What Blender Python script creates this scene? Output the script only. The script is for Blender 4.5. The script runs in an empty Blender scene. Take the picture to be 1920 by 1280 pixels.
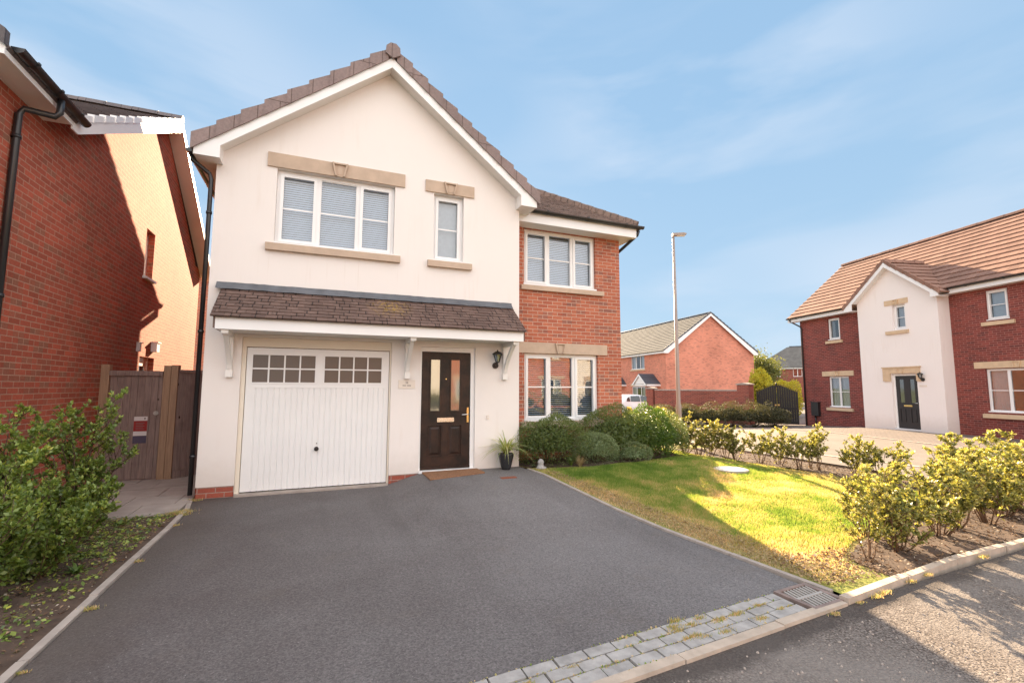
import bpy, math, random
import numpy as np
from mathutils import Vector, Matrix
S = bpy.context.scene
COL = S.collection
R = math.radians
# ------------------------------------------------------------------ camera
YAW, PIT, ROL = R(22.155), R(5.586), R(0.1735)
cy, sy = math.cos(YAW), math.sin(YAW)
fw = Vector((sy*math.cos(PIT), cy*math.cos(PIT), math.sin(PIT)))
ri = Vector((cy, -sy, 0)); up = ri.cross(fw)
r2 = ri*math.cos(ROL)+up*math.sin(ROL); u2 = -ri*math.sin(ROL)+up*math.cos(ROL)
cam = bpy.data.cameras.new('camera'); camo = bpy.data.objects.new('camera', cam); COL.objects.link(camo)
cam.sensor_width = 36; cam.lens = 36*875.1/1920; cam.clip_start = .05; cam.clip_end = 3000
M4 = Matrix.Identity(4)
for i in range(3):
    M4[i][0] = r2[i]; M4[i][1] = u2[i]; M4[i][2] = -fw[i]
M4[2][3] = 1.6
camo.matrix_world = M4
S.camera = camo
# ------------------------------------------------------------------ light
SUN_AZ = math.atan2(1, 2.7)          # from +Y towards +X
SUN_EL = R(21.4)
EXPOSURE = 2.45
S.view_settings.view_transform = 'Standard'; S.view_settings.look = 'None'
S.view_settings.exposure = EXPOSURE; S.view_settings.gamma = 1; S.view_settings.use_curve_mapping = False
sd = Vector((math.sin(SUN_AZ)*math.cos(SUN_EL), math.cos(SUN_AZ)*math.cos(SUN_EL), math.sin(SUN_EL)))
sl = bpy.data.lights.new('sun', 'SUN'); sl.energy = 4.3; sl.angle = R(.55); sl.color = (1, .765, .50)
so = bpy.data.objects.new('sun', sl); COL.objects.link(so)
so.rotation_euler = (-sd).to_track_quat('-Z', 'Y').to_euler(); so.location = (0, 0, 40)
S.cycles.max_bounces = 7; S.cycles.transparent_max_bounces = 16
S.cycles.caustics_reflective = False; S.cycles.caustics_refractive = False
S.cycles.sample_clamp_indirect = 6

class NT:
    def __init__(s, nt): s.nt = nt; s.n = nt.nodes; s.l = nt.links
    def new(s, t, **k):
        o = s.n.new(t)
        for a, b in k.items(): setattr(o, a, b)
        return o
    def set(s, o, i, v):
        if isinstance(v, bpy.types.NodeSocket): s.l.new(v, o.inputs[i])
        elif v is not None:
            if isinstance(v, (tuple, list)) and len(v) == 3 and o.inputs[i].type == 'RGBA': v = (*v, 1)
            o.inputs[i].default_value = v
    def math(s, op, a, b=None, clamp=False):
        o = s.new('ShaderNodeMath', operation=op, use_clamp=clamp); s.set(o, 0, a)
        if b is not None: s.set(o, 1, b)
        return o.outputs[0]
    def mix(s, f, a, b, blend='MIX'):
        o = s.new('ShaderNodeMix', data_type='RGBA', blend_type=blend); s.set(o, 0, f); s.set(o, 6, a); s.set(o, 7, b)
        return o.outputs[2]
    def noise(s, v, scale, detail=3, rough=.55, dist=0):
        o = s.new('ShaderNodeTexNoise'); s.set(o, 'Vector', v); s.set(o, 'Scale', scale); s.set(o, 'Detail', detail); s.set(o, 'Roughness', rough); s.set(o, 'Distortion', dist)
        return o.outputs[0]
    def voro(s, v, scale, feature='F1'):
        o = s.new('ShaderNodeTexVoronoi', feature=feature); s.set(o, 'Vector', v); s.set(o, 'Scale', scale)
        return o
    def ramp(s, f, stops, interp='LINEAR'):
        o = s.new('ShaderNodeValToRGB'); s.set(o, 0, f); o.color_ramp.interpolation = interp
        e = o.color_ramp.elements
        while len(e) < len(stops): e.new(.5)
        for i, (p, c) in enumerate(stops):
            e[i].position = p; e[i].color = (*c, 1) if len(c) == 3 else c
        return o.outputs[0]
    def lin(s, f, a, b, c=0., d=1.):
        o = s.new('ShaderNodeMapRange'); s.set(o, 0, f); s.set(o, 1, a); s.set(o, 2, b); s.set(o, 3, c); s.set(o, 4, d)
        return o.outputs[0]
    def mapping(s, v, scale=(1, 1, 1), loc=(0, 0, 0), rot=(0, 0, 0)):
        o = s.new('ShaderNodeMapping'); s.set(o, 0, v); s.set(o, 1, loc); s.set(o, 2, rot); s.set(o, 3, scale)
        return o.outputs[0]
    def bump(s, h, strength, dist=.01, nrm=None):
        o = s.new('ShaderNodeBump'); s.set(o, 'Height', h); s.set(o, 'Strength', strength); s.set(o, 'Distance', dist)
        if nrm is not None: s.set(o, 'Normal', nrm)
        return o.outputs[0]

# sky: hand-set gradient with a trace of nishita, under a thin veil of high cloud
w = bpy.data.worlds.new('World'); S.world = w; w.use_nodes = True
n = NT(w.node_tree); n.n.clear()
out = n.new('ShaderNodeOutputWorld'); bg = n.new('ShaderNodeBackground'); n.l.new(bg.outputs[0], out.inputs[0])
sky = n.new('ShaderNodeTexSky', sky_type='NISHITA'); sky.sun_disc = False
sky.sun_elevation = SUN_EL; sky.sun_rotation = SUN_AZ; sky.air_density = 1.0; sky.dust_density = .3; sky.ozone_density = 2.0
tc = n.new('ShaderNodeTexCoord'); D = tc.outputs['Generated']
sx = n.new('ShaderNodeSeparateXYZ'); n.l.new(D, sx.inputs[0])
# values are radiance at exposure 0
grad = n.ramp(sx.outputs[2], [(0, (.092, .126, .156)), (.18, (.080, .118, .156)), (.5, (.066, .106, .152)), (.9, (.060, .098, .146))])
skyc = n.mix(1.0, sky.outputs[0], (.06, .06, .06), 'MULTIPLY')
# compress the glare round the sun so the veil keeps its colour
blue = n.mix(.03, grad, skyc)
rot = n.mapping(D, scale=(1.1, 1.1, 4.6), rot=(0.0, R(-24), R(-22)), loc=(2.3, .4, 1.7))
c1 = n.noise(rot, 1.5, 5, .52, .35)
c2 = n.noise(n.mapping(D, scale=(1, 1, 1.6), loc=(5, 1, 2)), 1.3, 2, .5)
cl = n.math('MULTIPLY', n.lin(c1, .42, .58), n.lin(c2, .36, .62))
cf = n.math('MULTIPLY', cl, .85)
veil = n.mix(cf, blue, (.142, .158, .182))
# unseen bright cloud bank behind the camera, added to light the shaded facade
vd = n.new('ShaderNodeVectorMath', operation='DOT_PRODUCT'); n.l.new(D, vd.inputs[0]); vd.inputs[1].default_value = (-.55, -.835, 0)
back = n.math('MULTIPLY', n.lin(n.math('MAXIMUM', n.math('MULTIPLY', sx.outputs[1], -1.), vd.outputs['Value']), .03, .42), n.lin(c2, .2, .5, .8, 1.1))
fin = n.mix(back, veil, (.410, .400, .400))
zen = n.lin(sx.outputs[2], .80, .97)
fin = n.mix(zen, fin, (.262, .262, .270))
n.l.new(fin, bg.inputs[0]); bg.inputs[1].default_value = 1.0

# ------------------------------------------------------------------ materials
MATS = {}
def mat(name):
    m = bpy.data.materials.new(name); m.use_nodes = True
    nt = NT(m.node_tree); nt.n.clear()
    o = nt.new('ShaderNodeOutputMaterial'); MATS[name] = m
    return m, nt, o
def princ(nt, o, col, rough=.6, nrm=None, spec=.4, metal=0., **k):
    p = nt.new('ShaderNodeBsdfPrincipled'); nt.set(p, 'Base Color', col); nt.set(p, 'Roughness', rough)
    nt.set(p, 'Specular IOR Level', spec); nt.set(p, 'Metallic', metal)
    if nrm is not None: nt.set(p, 'Normal', nrm)
    for a, b in k.items(): nt.set(p, a, b)
    nt.l.new(p.outputs[0], o.inputs[0]); return p
def simple(name, col, rough=.5, var=.12, ns=3., bump=0., bs=60., spec=.4, metal=0., coord='Object'):
    m, nt, o = mat(name); c = nt.new('ShaderNodeTexCoord').outputs[coord]
    a = tuple(x*(1-var) for x in col); b = tuple(min(1, x*(1+var)) for x in col)
    cc = nt.mix(nt.lin(nt.noise(c, ns, 5, .6), .3, .7), a, b)
    nr = nt.bump(nt.noise(c, bs, 3, .6), bump, .004) if bump else None
    princ(nt, o, cc, rough, nr, spec, metal); return m
def uvn(nt): return nt.new('ShaderNodeUVMap').outputs[0]
def brick(name, c1, c2, mortar, dark=(.06, .03, .025), bias=0., rough=.85, scale=1.):
    m, nt, o = mat(name); uv = uvn(nt)
    b = nt.new('ShaderNodeTexBrick'); b.offset = .5; b.squash = 1
    nt.set(b, 'Vector', uv); nt.set(b, 'Color1', c1); nt.set(b, 'Color2', c2); nt.set(b, 'Mortar', mortar)
    nt.set(b, 'Scale', 1.); nt.set(b, 'Mortar Size', .0065*scale); nt.set(b, 'Mortar Smooth', .25); nt.set(b, 'Bias', bias)
    nt.set(b, 'Brick Width', .225); nt.set(b, 'Row Height', .075)
    # burnt headers: per brick cell randomness
    s = nt.new('ShaderNodeSeparateXYZ'); nt.l.new(uv, s.inputs[0])
    row = nt.math('FLOOR', nt.math('DIVIDE', s.outputs[1], .075))
    odd = nt.math('MULTIPLY', nt.math('MODULO', row, 2.), .5)
    cx = nt.math('FLOOR', nt.math('ADD', nt.math('DIVIDE', s.outputs[0], .225), odd))
    cmb = nt.new('ShaderNodeCombineXYZ'); nt.l.new(cx, cmb.inputs[0]); nt.l.new(row, cmb.inputs[1])
    wn = nt.new('ShaderNodeTexWhiteNoise', noise_dimensions='2D'); nt.l.new(cmb.outputs[0], wn.inputs['Vector'])
    isb = nt.math('SUBTRACT', 1., b.outputs['Fac'])
    dk = nt.math('MULTIPLY', nt.lin(wn.outputs['Value'], .72, .95), isb)
    col = nt.mix(nt.math('MULTIPLY', dk, .55), b.outputs['Color'], dark)
    obj = nt.new('ShaderNodeTexCoord').outputs['Object']
    patch = nt.lin(nt.noise(obj, .55, 4, .6), .3, .7, .82, 1.14)
    fine = nt.lin(nt.noise(uv, 38., 4, .65), .25, .75, .80, 1.18)
    pc = nt.new('ShaderNodeCombineColor'); f = nt.math('MULTIPLY', patch, fine)
    for i in range(3): nt.l.new(f, pc.inputs[i])
    col = nt.mix(1., col, pc.outputs[0], 'MULTIPLY')
    h = nt.math('ADD', nt.math('MULTIPLY', isb, 1.), nt.math('MULTIPLY', nt.noise(uv, 90., 3, .7), .35))
    princ(nt, o, col, rough, nt.bump(h, .55, .006), .25); return m
def tiles(name, c1, c2, joint, tw, rough=.75, lichen=None, spec=.3, jw=.006):
    m, nt, o = mat(name); uv = uvn(nt)
    b = nt.new('ShaderNodeTexBrick'); b.offset = .5
    nt.set(b, 'Vector', uv); nt.set(b, 'Color1', c1); nt.set(b, 'Color2', c2); nt.set(b, 'Mortar', joint)
    nt.set(b, 'Scale', 1.); nt.set(b, 'Mortar Size', jw); nt.set(b, 'Mortar Smooth', .1); nt.set(b, 'Bias', 0.)
    nt.set(b, 'Brick Width', tw); nt.set(b, 'Row Height', 1.)
    obj = nt.new('ShaderNodeTexCoord').outputs['Object']
    f = nt.math('MULTIPLY', nt.lin(nt.noise(obj, 1.3, 5, .6), .3, .7, .82, 1.15), nt.lin(nt.noise(obj, 26., 4, .7), .3, .7, .84, 1.14))
    pc = nt.new('ShaderNodeCombineColor')
    for i in range(3): nt.l.new(f, pc.inputs[i])
    col = nt.mix(1., b.outputs['Color'], pc.outputs[0], 'MULTIPLY')
    if lichen:
        (cx, cyy, cz), rad = lichen
        dd = nt.new('ShaderNodeVectorMath', operation='DISTANCE'); geo = nt.new('ShaderNodeNewGeometry')
        nt.l.new(geo.outputs['Position'], dd.inputs[0]); dd.inputs[1].default_value = (cx, cyy, cz)
        lf = nt.math('MULTIPLY', nt.lin(dd.outputs['Value'], rad, rad*.3), nt.lin(nt.noise(obj, 22., 4, .7), .48, .6))
        col = nt.mix(nt.math('MULTIPLY', lf, .7), col, (.42, .27, .05))
    h = nt.math('ADD', nt.math('SUBTRACT', 1., b.outputs['Fac']), nt.math('MULTIPLY', nt.noise(obj, 60, 3, .6), .4))
    princ(nt, o, col, rough, nt.bump(h, .35, .005), spec); return m

brick('brick_main', (.50, .165, .095), (.39, .115, .07), (.52, .38, .30), (.17, .11, .10))
brick('brick_left', (.45, .105, .062), (.30, .078, .048), (.41, .235, .165), (.20, .13, .085))
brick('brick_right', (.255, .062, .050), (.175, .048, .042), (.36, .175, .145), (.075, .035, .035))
brick('brick_far', (.66, .25, .165), (.60, .22, .145), (.62, .37, .28), (.25, .10, .07))
brick('brick_wall', (.30, .085, .060), (.24, .065, .05), (.36, .22, .17), (.08, .04, .035))
brick('brick_plinth', (.36, .10, .065), (.27, .07, .05), (.36, .26, .22), (.12, .07, .06))
tiles('tile_main', (.27, .205, .195), (.235, .18, .17), (.10, .07, .06), .30)
tiles('tile_porch', (.165, .108, .090), (.115, .075, .064), (.03, .02, .018), .165, lichen=((1.0, 7.68, 2.98), .42))
tiles('tile_wing', (.21, .145, .115), (.16, .11, .09), (.05, .035, .03), .165)
tiles('tile_left', (.14, .12, .12), (.115, .10, .105), (.05, .04, .04), .30, rough=.6)
tiles('tile_right', (.31, .185, .142), (.25, .148, .115), (.14, .07, .05), .30, rough=.9, spec=.12)
tiles('tile_far', (.19, .18, .168), (.17, .162, .15), (.11, .095, .08), .33, rough=.95, spec=.05)
tiles('tile_slate', (.085, .095, .115), (.07, .08, .10), (.03, .03, .04), .25, rough=.5)

def render_mat(name, col, stain=True):
    m, nt, o = mat(name); c = nt.new('ShaderNodeTexCoord').outputs['Object']
    a = nt.lin(nt.noise(c, .9, 4, .6), .3, .7)
    cc = nt.mix(a, tuple(x*.975 for x in col), col)
    if stain:
        st = nt.noise(nt.mapping(c, scale=(9, 9, .8)), 1.0, 4, .6)
        big = nt.noise(c, .8, 3, .5)
        f = nt.math('MULTIPLY', nt.lin(st, .52, .78), nt.lin(big, .48, .68))
        cc = nt.mix(nt.math('MULTIPLY', f, .30), cc, (.60, .49, .40))
    if stain:
        g_ = nt.new('ShaderNodeSeparateXYZ'); nt.l.new(nt.new('ShaderNodeNewGeometry').outputs['Position'], g_.inputs[0])
        sp = nt.math('MULTIPLY', nt.lin(nt.math('ADD', g_.outputs[2], nt.math('MULTIPLY', nt.noise(c, 7., 5, .7), .5)), .85, .40), .30)
        cc = nt.mix(sp, cc, (.50, .42, .35))
        sk = nt.math('MULTIPLY', nt.lin(nt.noise(nt.mapping(c, scale=(14, 14, .5)), 1.0, 3, .6), .60, .74), nt.lin(nt.math('ABSOLUTE', nt.math('SUBTRACT', g_.outputs[2], 3.45)), .32, .05))
        cc = nt.mix(nt.math('MULTIPLY', sk, .20), cc, (.55, .46, .38))
    h = nt.math('ADD', nt.noise(c, 130., 3, .7), nt.math('MULTIPLY', nt.noise(c, 9, 2, .5), 1.2))
    princ(nt, o, cc, .9, nt.bump(h, .22, .004), .2); return m
render_mat('render_cream', (.80, .755, .725))
render_mat('render_white', (.84, .79, .77))
simple('upvc', (.80, .80, .80), .35, .03, 1.5, .03, 20, .5)
simple('upvc_soffit', (.78, .75, .72), .45, .05, 1.2)
simple('painted_timber', (.80, .78, .75), .45, .04, 2, .05, 40)
simple('cream_timber', (.76, .69, .58), .5, .04, 2)
simple('stone', (.50, .385, .295), .85, .10, 5, .25, 140)
simple('stone_warm', (.60, .45, .30), .85, .10, 5, .25, 140)
simple('black_plastic', (.018, .018, .02), .32, .2, 2, .04, 20, .55)
simple('black_metal', (.02, .018, .018), .38, .2, 6, .1, 60, .5)
simple('lead', (.10, .107, .122), .5, .30, 3.5, .4, 18, .5)
simple('chrome', (.75, .74, .72), .22, .05, 4, metal=1.)
simple('brass', (.78, .58, .26), .28, .1, 4, metal=1.)
simple('dark_void', (.03, .028, .027), .9, .1)
simple('blind_white', (.80, .86, .93), .5, .03)
simple('curtain_net', (.72, .70, .66), .7, .06, 14)
simple('white_gloss', (.78, .78, .78), .3, .02)
simple('soil', (.085, .055, .04), .95, .35, 9, .9, 30)
simple('concrete_edge', (.36, .31, .275), .9, .16, 7, .35, 90)
simple('concrete_kerb', (.45, .37, .30), .9, .18, 7, .35, 90)
simple('slab', (.36, .31, .28), .9, .15, 3.5, .3, 60)
simple('sett', (.345, .328, .315), .88, .26, 9, .35, 110)
simple('joint_sand', (.075, .062, .045), .95, .3, 20)
simple('cast_iron', (.23, .17, .15), .6, .25, 9, .2, 80, .4)
simple('galv', (.38, .35, .32), .5, .15, 9, .1, 60, .5)
simple('rust_cover', (.24, .075, .04), .8, .25, 30, .3, 80)
simple('rubber', (.02, .02, .02), .8, .2)
simple('cover_grey', (.50, .49, .48), .8, .12, 9, .3, 80)
simple('coir', (.27, .145, .085), .98, .30, 45, .9, 160, .1)
simple('gate_black', (.012, .012, .013), .45, .3, 5, .15, 50)
simple('pole_metal', (.30, .25, .22), .5, .08, 3)
simple('bark', (.16, .095, .055), .9, .25, 20, .5, 60)
simple('bark_dark', (.09, .055, .035), .9, .25, 20, .5, 60)
simple('bulb_glass', (.8, .78, .7), .2, .02)
simple('ornament', (.33, .32, .32), .8, .3, 30, .6, 40)
simple('pot_glaze', (.03, .03, .034), .25, .2, 6, spec=.6)
simple('sign_red', (.28, .02, .02), .5, .05)
simple('sign_white', (.62, .58, .58), .5, .05)
simple('sign_blue', (.07, .06, .10), .5, .1)
simple('ink', (.16, .13, .12), .6, .1)
simple('car_glass', (.02, .035, .045), .06, .1, spec=.8)
simple('car_lamp', (.3, .02, .02), .2, .1)
simple('plaster_sign', (.74, .66, .58), .7, .05)

# glass: thin sheet, mirror-like towards grazing angles
def glass(name, base=.08, tint=(.80, .90, 1)):
    m, nt, o = mat(name)
    t = nt.new('ShaderNodeBsdfTransparent'); nt.set(t, 0, tint)
    g = nt.new('ShaderNodeBsdfGlossy'); nt.set(g, 'Roughness', .015)
    c = nt.new('ShaderNodeTexCoord').outputs['Object']
    nt.set(g, 'Normal', nt.bump(nt.noise(c, 1.3, 2, .5), .06, .02))
    lw = nt.new('ShaderNodeLayerWeight'); nt.set(lw, 0, .35)
    f = nt.math('ADD', nt.math('MULTIPLY', lw.outputs['Fresnel'], .75), base, clamp=True)
    mx = nt.new('ShaderNodeMixShader'); nt.l.new(f, mx.inputs[0]); nt.l.new(t.outputs[0], mx.inputs[1]); nt.l.new(g.outputs[0], mx.inputs[2])
    nt.l.new(mx.outputs[0], o.inputs[0])
glass('glass', .15); glass('glass_mirror', .15)
def panel_glass():
    m, nt, o = mat('obscure_glass'); c = nt.new('ShaderNodeTexCoord').outputs['Object']
    princ(nt, o, (.10, .075, .06), .32, nt.bump(nt.noise(c, 70, 2, .5), .25, .004), .6)
    m, nt, o = mat('door_glass')
    h = nt.noise(c := nt.new('ShaderNodeTexCoord').outputs['Object'], 6, 2, .5)
    p = princ(nt, o, (.20, .205, .20), .05, nt.bump(h, .03, .01), .9, .6)
panel_glass()
def door_wood():
    m, nt, o = mat('door_dark'); c = nt.new('ShaderNodeTexCoord').outputs['Object']
    g = nt.noise(nt.mapping(c, scale=(1, 1, .09)), 55., 5, .65, .6)
    b = nt.noise(c, 4., 4, .6)
    cc = nt.mix(nt.lin(b, .38, .68), (.013, .010, .009), (.046, .023, .016))
    princ(nt, o, cc, .42, nt.bump(g, .5, .004), .3)
    m, nt, o = mat('door_black'); princ(nt, o, (.022, .021, .024), .38, None, .5)
    m, nt, o = mat('fence_wood'); c = nt.new('ShaderNodeTexCoord').outputs['Object']
    g = nt.noise(nt.mapping(c, scale=(1, 1, .07)), 38., 5, .65, .8)
    cc = nt.mix(nt.lin(g, .3, .7), (.17, .125, .115), (.31, .23, .205))
    v = nt.voro(nt.mapping(c, scale=(1, 1, .55)), 5.2)
    kn = nt.lin(v.outputs['Distance'], .10, .05)
    cc = nt.mix(kn, cc, (.03, .018, .014))
    cc = nt.mix(nt.math('MULTIPLY', nt.lin(nt.noise(c, 2.2, 3, .6), .5, .7), .35), cc, (.10, .06, .055))
    princ(nt, o, cc, .85, nt.bump(g, .4, .004), .2)
    m, nt, o = mat('post_wood'); c = nt.new('ShaderNodeTexCoord').outputs['Object']
    g = nt.noise(nt.mapping(c, scale=(1, 1, .07)), 38., 5, .65, .8)
    cc = nt.mix(nt.lin(g, .3, .7), (.26, .17, .115), (.40, .27, .18))
    princ(nt, o, cc, .85, nt.bump(g, .4, .004), .2)
door_wood()
def tarmac():
    m, nt, o = mat('tarmac'); c = nt.new('ShaderNodeTexCoord').outputs['Object']
    v = nt.voro(c, 105.); v2 = nt.voro(c, 75.); sc_ = nt.new('ShaderNodeSeparateColor'); nt.l.new(v.outputs['Color'], sc_.inputs[0])
    sp = nt.math('MULTIPLY', nt.lin(sc_.outputs[0], 0, 1, .72, 1.30), nt.lin(nt.noise(c, 45., 3, .7), .3, .7, .78, 1.22))
    spk = nt.math('MULTIPLY', nt.lin(nt.noise(c, 70, 2, .5), .69, .73), .8)
    big = nt.lin(nt.noise(c, .55, 5, .6, .3), .35, .68)
    sp_ = nt.new('ShaderNodeSeparateXYZ'); nt.l.new(c, sp_.inputs[0])
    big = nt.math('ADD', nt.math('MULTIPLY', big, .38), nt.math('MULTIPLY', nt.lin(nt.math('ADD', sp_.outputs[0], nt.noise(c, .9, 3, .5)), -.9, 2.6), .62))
    trk = nt.math('MULTIPLY', nt.lin(nt.noise(nt.mapping(c, scale=(2.6, .22, 1), rot=(0, 0, .06)), 1.0, 3, .5), .5, .72), .30)
    cc = nt.mix(big, (.070, .056, .054), (.178, .168, .168))
    cc = nt.mix(trk, cc, (.075, .068, .066))
    f = nt.new('ShaderNodeCombineColor')
    for i in range(3): nt.l.new(sp, f.inputs[i])
    cc = nt.mix(1., cc, f.outputs[0], 'MULTIPLY')
    cc = nt.mix(spk, cc, (.34, .32, .31))
    mud = nt.math('MULTIPLY', nt.lin(nt.noise(c, 1.6, 5, .65), .58, .75), .35)
    cc = nt.mix(mud, cc, (.15, .125, .105))
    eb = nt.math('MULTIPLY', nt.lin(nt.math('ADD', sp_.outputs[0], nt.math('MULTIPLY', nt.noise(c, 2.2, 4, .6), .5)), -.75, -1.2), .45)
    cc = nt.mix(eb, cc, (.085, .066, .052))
    h = nt.math('ADD', v.outputs['Distance'], nt.math('MULTIPLY', v2.outputs['Distance'], .5))
    princ(nt, o, cc, .78, nt.bump(h, .55, .004), .35)
    m, nt, o = mat('road'); c = nt.new('ShaderNodeTexCoord').outputs['Object']
    v = nt.voro(c, 88.); v2 = nt.voro(c, 150.)
    rnd = v.outputs['Color']; s = nt.new('ShaderNodeSeparateColor'); nt.l.new(rnd, s.inputs[0])
    cc = nt.ramp(s.outputs[0], [(0, (.13, .108, .096)), (.45, (.185, .158, .142)), (.8, (.235, .202, .18)), (1, (.31, .272, .24))])
    gap = nt.lin(v.outputs['Distance'], .45, .8)
    cc = nt.mix(gap, cc, (.075, .062, .055))
    worn = nt.lin(nt.noise(c, .8, 5, .6, .4), .42, .62)
    cc2 = nt.mix(nt.lin(nt.noise(c, 55, 3, .6), .3, .7), (.19, .168, .155), (.27, .24, .215))
    cc = nt.mix(nt.math('MULTIPLY', worn, .8), cc, cc2)
    sp_ = nt.new('ShaderNodeSeparateXYZ'); nt.l.new(c, sp_.inputs[0])
    band = nt.math('ADD', nt.math('SUBTRACT', sp_.outputs[1], nt.math('MULTIPLY', sp_.outputs[0], .075)), nt.math('MULTIPLY', nt.noise(c, 4., 4, .6), .22))
    bf = nt.math('MULTIPLY', nt.lin(band, 2.06, 2.16), .72)
    cc = nt.mix(bf, cc, (.060, .050, .046))
    h = nt.math('SUBTRACT', nt.math('MULTIPLY', gap, -1.), nt.math('MULTIPLY', v2.outputs['Distance'], .4))
    princ(nt, o, cc, .92, nt.bump(h, .55, .006), .15)
    m, nt, o = mat('pavement'); c = nt.new('ShaderNodeTexCoord').outputs['Object']
    v = nt.voro(c, 110.)
    cc = nt.mix(nt.lin(nt.noise(c, 1.1, 5, .6), .35, .65), (.175, .15, .13), (.235, .20, .175))
    cc = nt.mix(nt.math('MULTIPLY', nt.lin(v.outputs['Distance'], .3, .7), .4), cc, (.12, .10, .085))
    princ(nt, o, cc, .85, nt.bump(v.outputs['Distance'], .4, .004), .3)
tarmac()
def lawn_mats():
    m, nt, o = mat('lawn_soil'); c = nt.new('ShaderNodeTexCoord').outputs['Object']
    a = nt.noise(c, 1.4, 5, .6); b = nt.noise(c, 30, 4, .7)
    cc = nt.mix(nt.lin(a, .4, .65), (.22, .24, .06), (.38, .30, .13))
    cc = nt.mix(nt.math('MULTIPLY', nt.lin(b, .5, .7), .6), cc, (.26, .19, .085))
    princ(nt, o, cc, .95, nt.bump(b, .8, .02), .1)
    m, nt, o = mat('grass_ground'); c = nt.new('ShaderNodeTexCoord').outputs['Object']
    cc = nt.mix(nt.lin(nt.noise(c, .4, 5, .6), .4, .65), (.06, .10, .018), (.13, .14, .03))
    princ(nt, o, cc, .95, None, .1)
lawn_mats()
def blockpave():
    m, nt, o = mat('block_paving'); c = nt.new('ShaderNodeTexCoord').outputs['Object']
    b = nt.new('ShaderNodeTexBrick'); nt.set(b, 'Vector', nt.mapping(c, rot=(0, 0, R(13.5)))); nt.set(b, 'Color1', (.17, .14, .13)); nt.set(b, 'Color2', (.22, .18, .16)); nt.set(b, 'Mortar', (.07, .06, .05)); nt.set(b, 'Scale', 1.); nt.set(b, 'Mortar Size', .006); nt.set(b, 'Brick Width', .2); nt.set(b, 'Row Height', .1)
    cc = nt.mix(nt.math('MULTIPLY', nt.lin(nt.noise(c, .7, 5, .6), .35, .7), .4), b.outputs['Color'], (.12, .10, .09))
    princ(nt, o, cc, .85, nt.bump(nt.math('SUBTRACT', 1., b.outputs['Fac']), .5, .004), .25)
blockpave()
def leafmat(name, stops, trans=.45, rough=.45, spec=.45, tcol=None):
    m, nt, o = mat(name)
    at = nt.new('ShaderNodeAttribute', attribute_name='rnd').outputs['Fac']
    cc = nt.ramp(at, stops)
    p = nt.new('ShaderNodeBsdfPrincipled'); nt.set(p, 'Base Color', cc); nt.set(p, 'Roughness', rough); nt.set(p, 'Specular IOR Level', spec)
    t = nt.new('ShaderNodeBsdfTranslucent'); nt.set(t, 0, nt.mix(1., cc, tcol or (1.5, 1.35, .6), 'MULTIPLY'))
    mx = nt.new('ShaderNodeMixShader'); nt.set(mx, 0, trans); nt.l.new(p.outputs[0], mx.inputs[1]); nt.l.new(t.outputs[0], mx.inputs[2])
    nt.l.new(mx.outputs[0], o.inputs[0])
leafmat('leaf_left', [(0, (.065, .11, .025)), (.45, (.145, .215, .045)), (.8, (.30, .38, .085)), (1, (.52, .52, .10))], .3, .35, .6)
leafmat('leaf_hedge', [(0, (.05, .06, .02)), (.25, (.14, .155, .045)), (.5, (.30, .31, .10)), (.78, (.56, .53, .20)), (1, (.76, .66, .28))], .4, .4, .5)
leafmat('leaf_escallonia', [(0, (.055, .085, .028)), (.5, (.13, .18, .055)), (.88, (.24, .28, .085)), (1, (.30, .17, .09))], .3, .4, .5)
leafmat('leaf_grey', [(0, (.13, .18, .09)), (.6, (.25, .32, .17)), (1, (.38, .46, .25))], .3, .5, .4)
leafmat('leaf_bright', [(0, (.05, .095, .02)), (.6, (.10, .175, .032)), (1, (.21, .28, .05))], .35, .35, .55)
leafmat('leaf_dull', [(0, (.05, .055, .03)), (.6, (.10, .10, .055)), (1, (.17, .145, .08))], .3, .6, .3)
leafmat('leaf_tree', [(0, (.06, .08, .03)), (.6, (.13, .15, .05)), (1, (.25, .25, .09))], .4, .6, .3)
leafmat('leaf_yellow', [(0, (.30, .33, .05)), (.6, (.50, .48, .07)), (1, (.68, .60, .10))], .45, .6, .3)
leafmat('grass_blade', [(0, (.10, .20, .035)), (.36, (.22, .345, .065)), (.62, (.50, .44, .19)), (1, (.74, .58, .42))], .52, .6, .3, (1.6, 1.3, .9))
leafmat('straw', [(0, (.30, .22, .12)), (1, (.46, .36, .20))], .3, .7, .2, (1.2, 1.1, .8))
leafmat('spider_leaf', [(0, (.16, .25, .05)), (.5, (.42, .46, .18)), (1, (.62, .60, .34))], .35, .45, .4)
leafmat('litter', [(0, (.10, .06, .04)), (.5, (.20, .12, .07)), (.85, (.34, .24, .15)), (1, (.5, .44, .36))], .1, .8, .2, (1, .9, .7))
m, nt, o = mat('car_paint'); p = princ(nt, o, (.82, .83, .85), .22, None, .5); nt.set(p, 'Coat Weight', .6)

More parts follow.
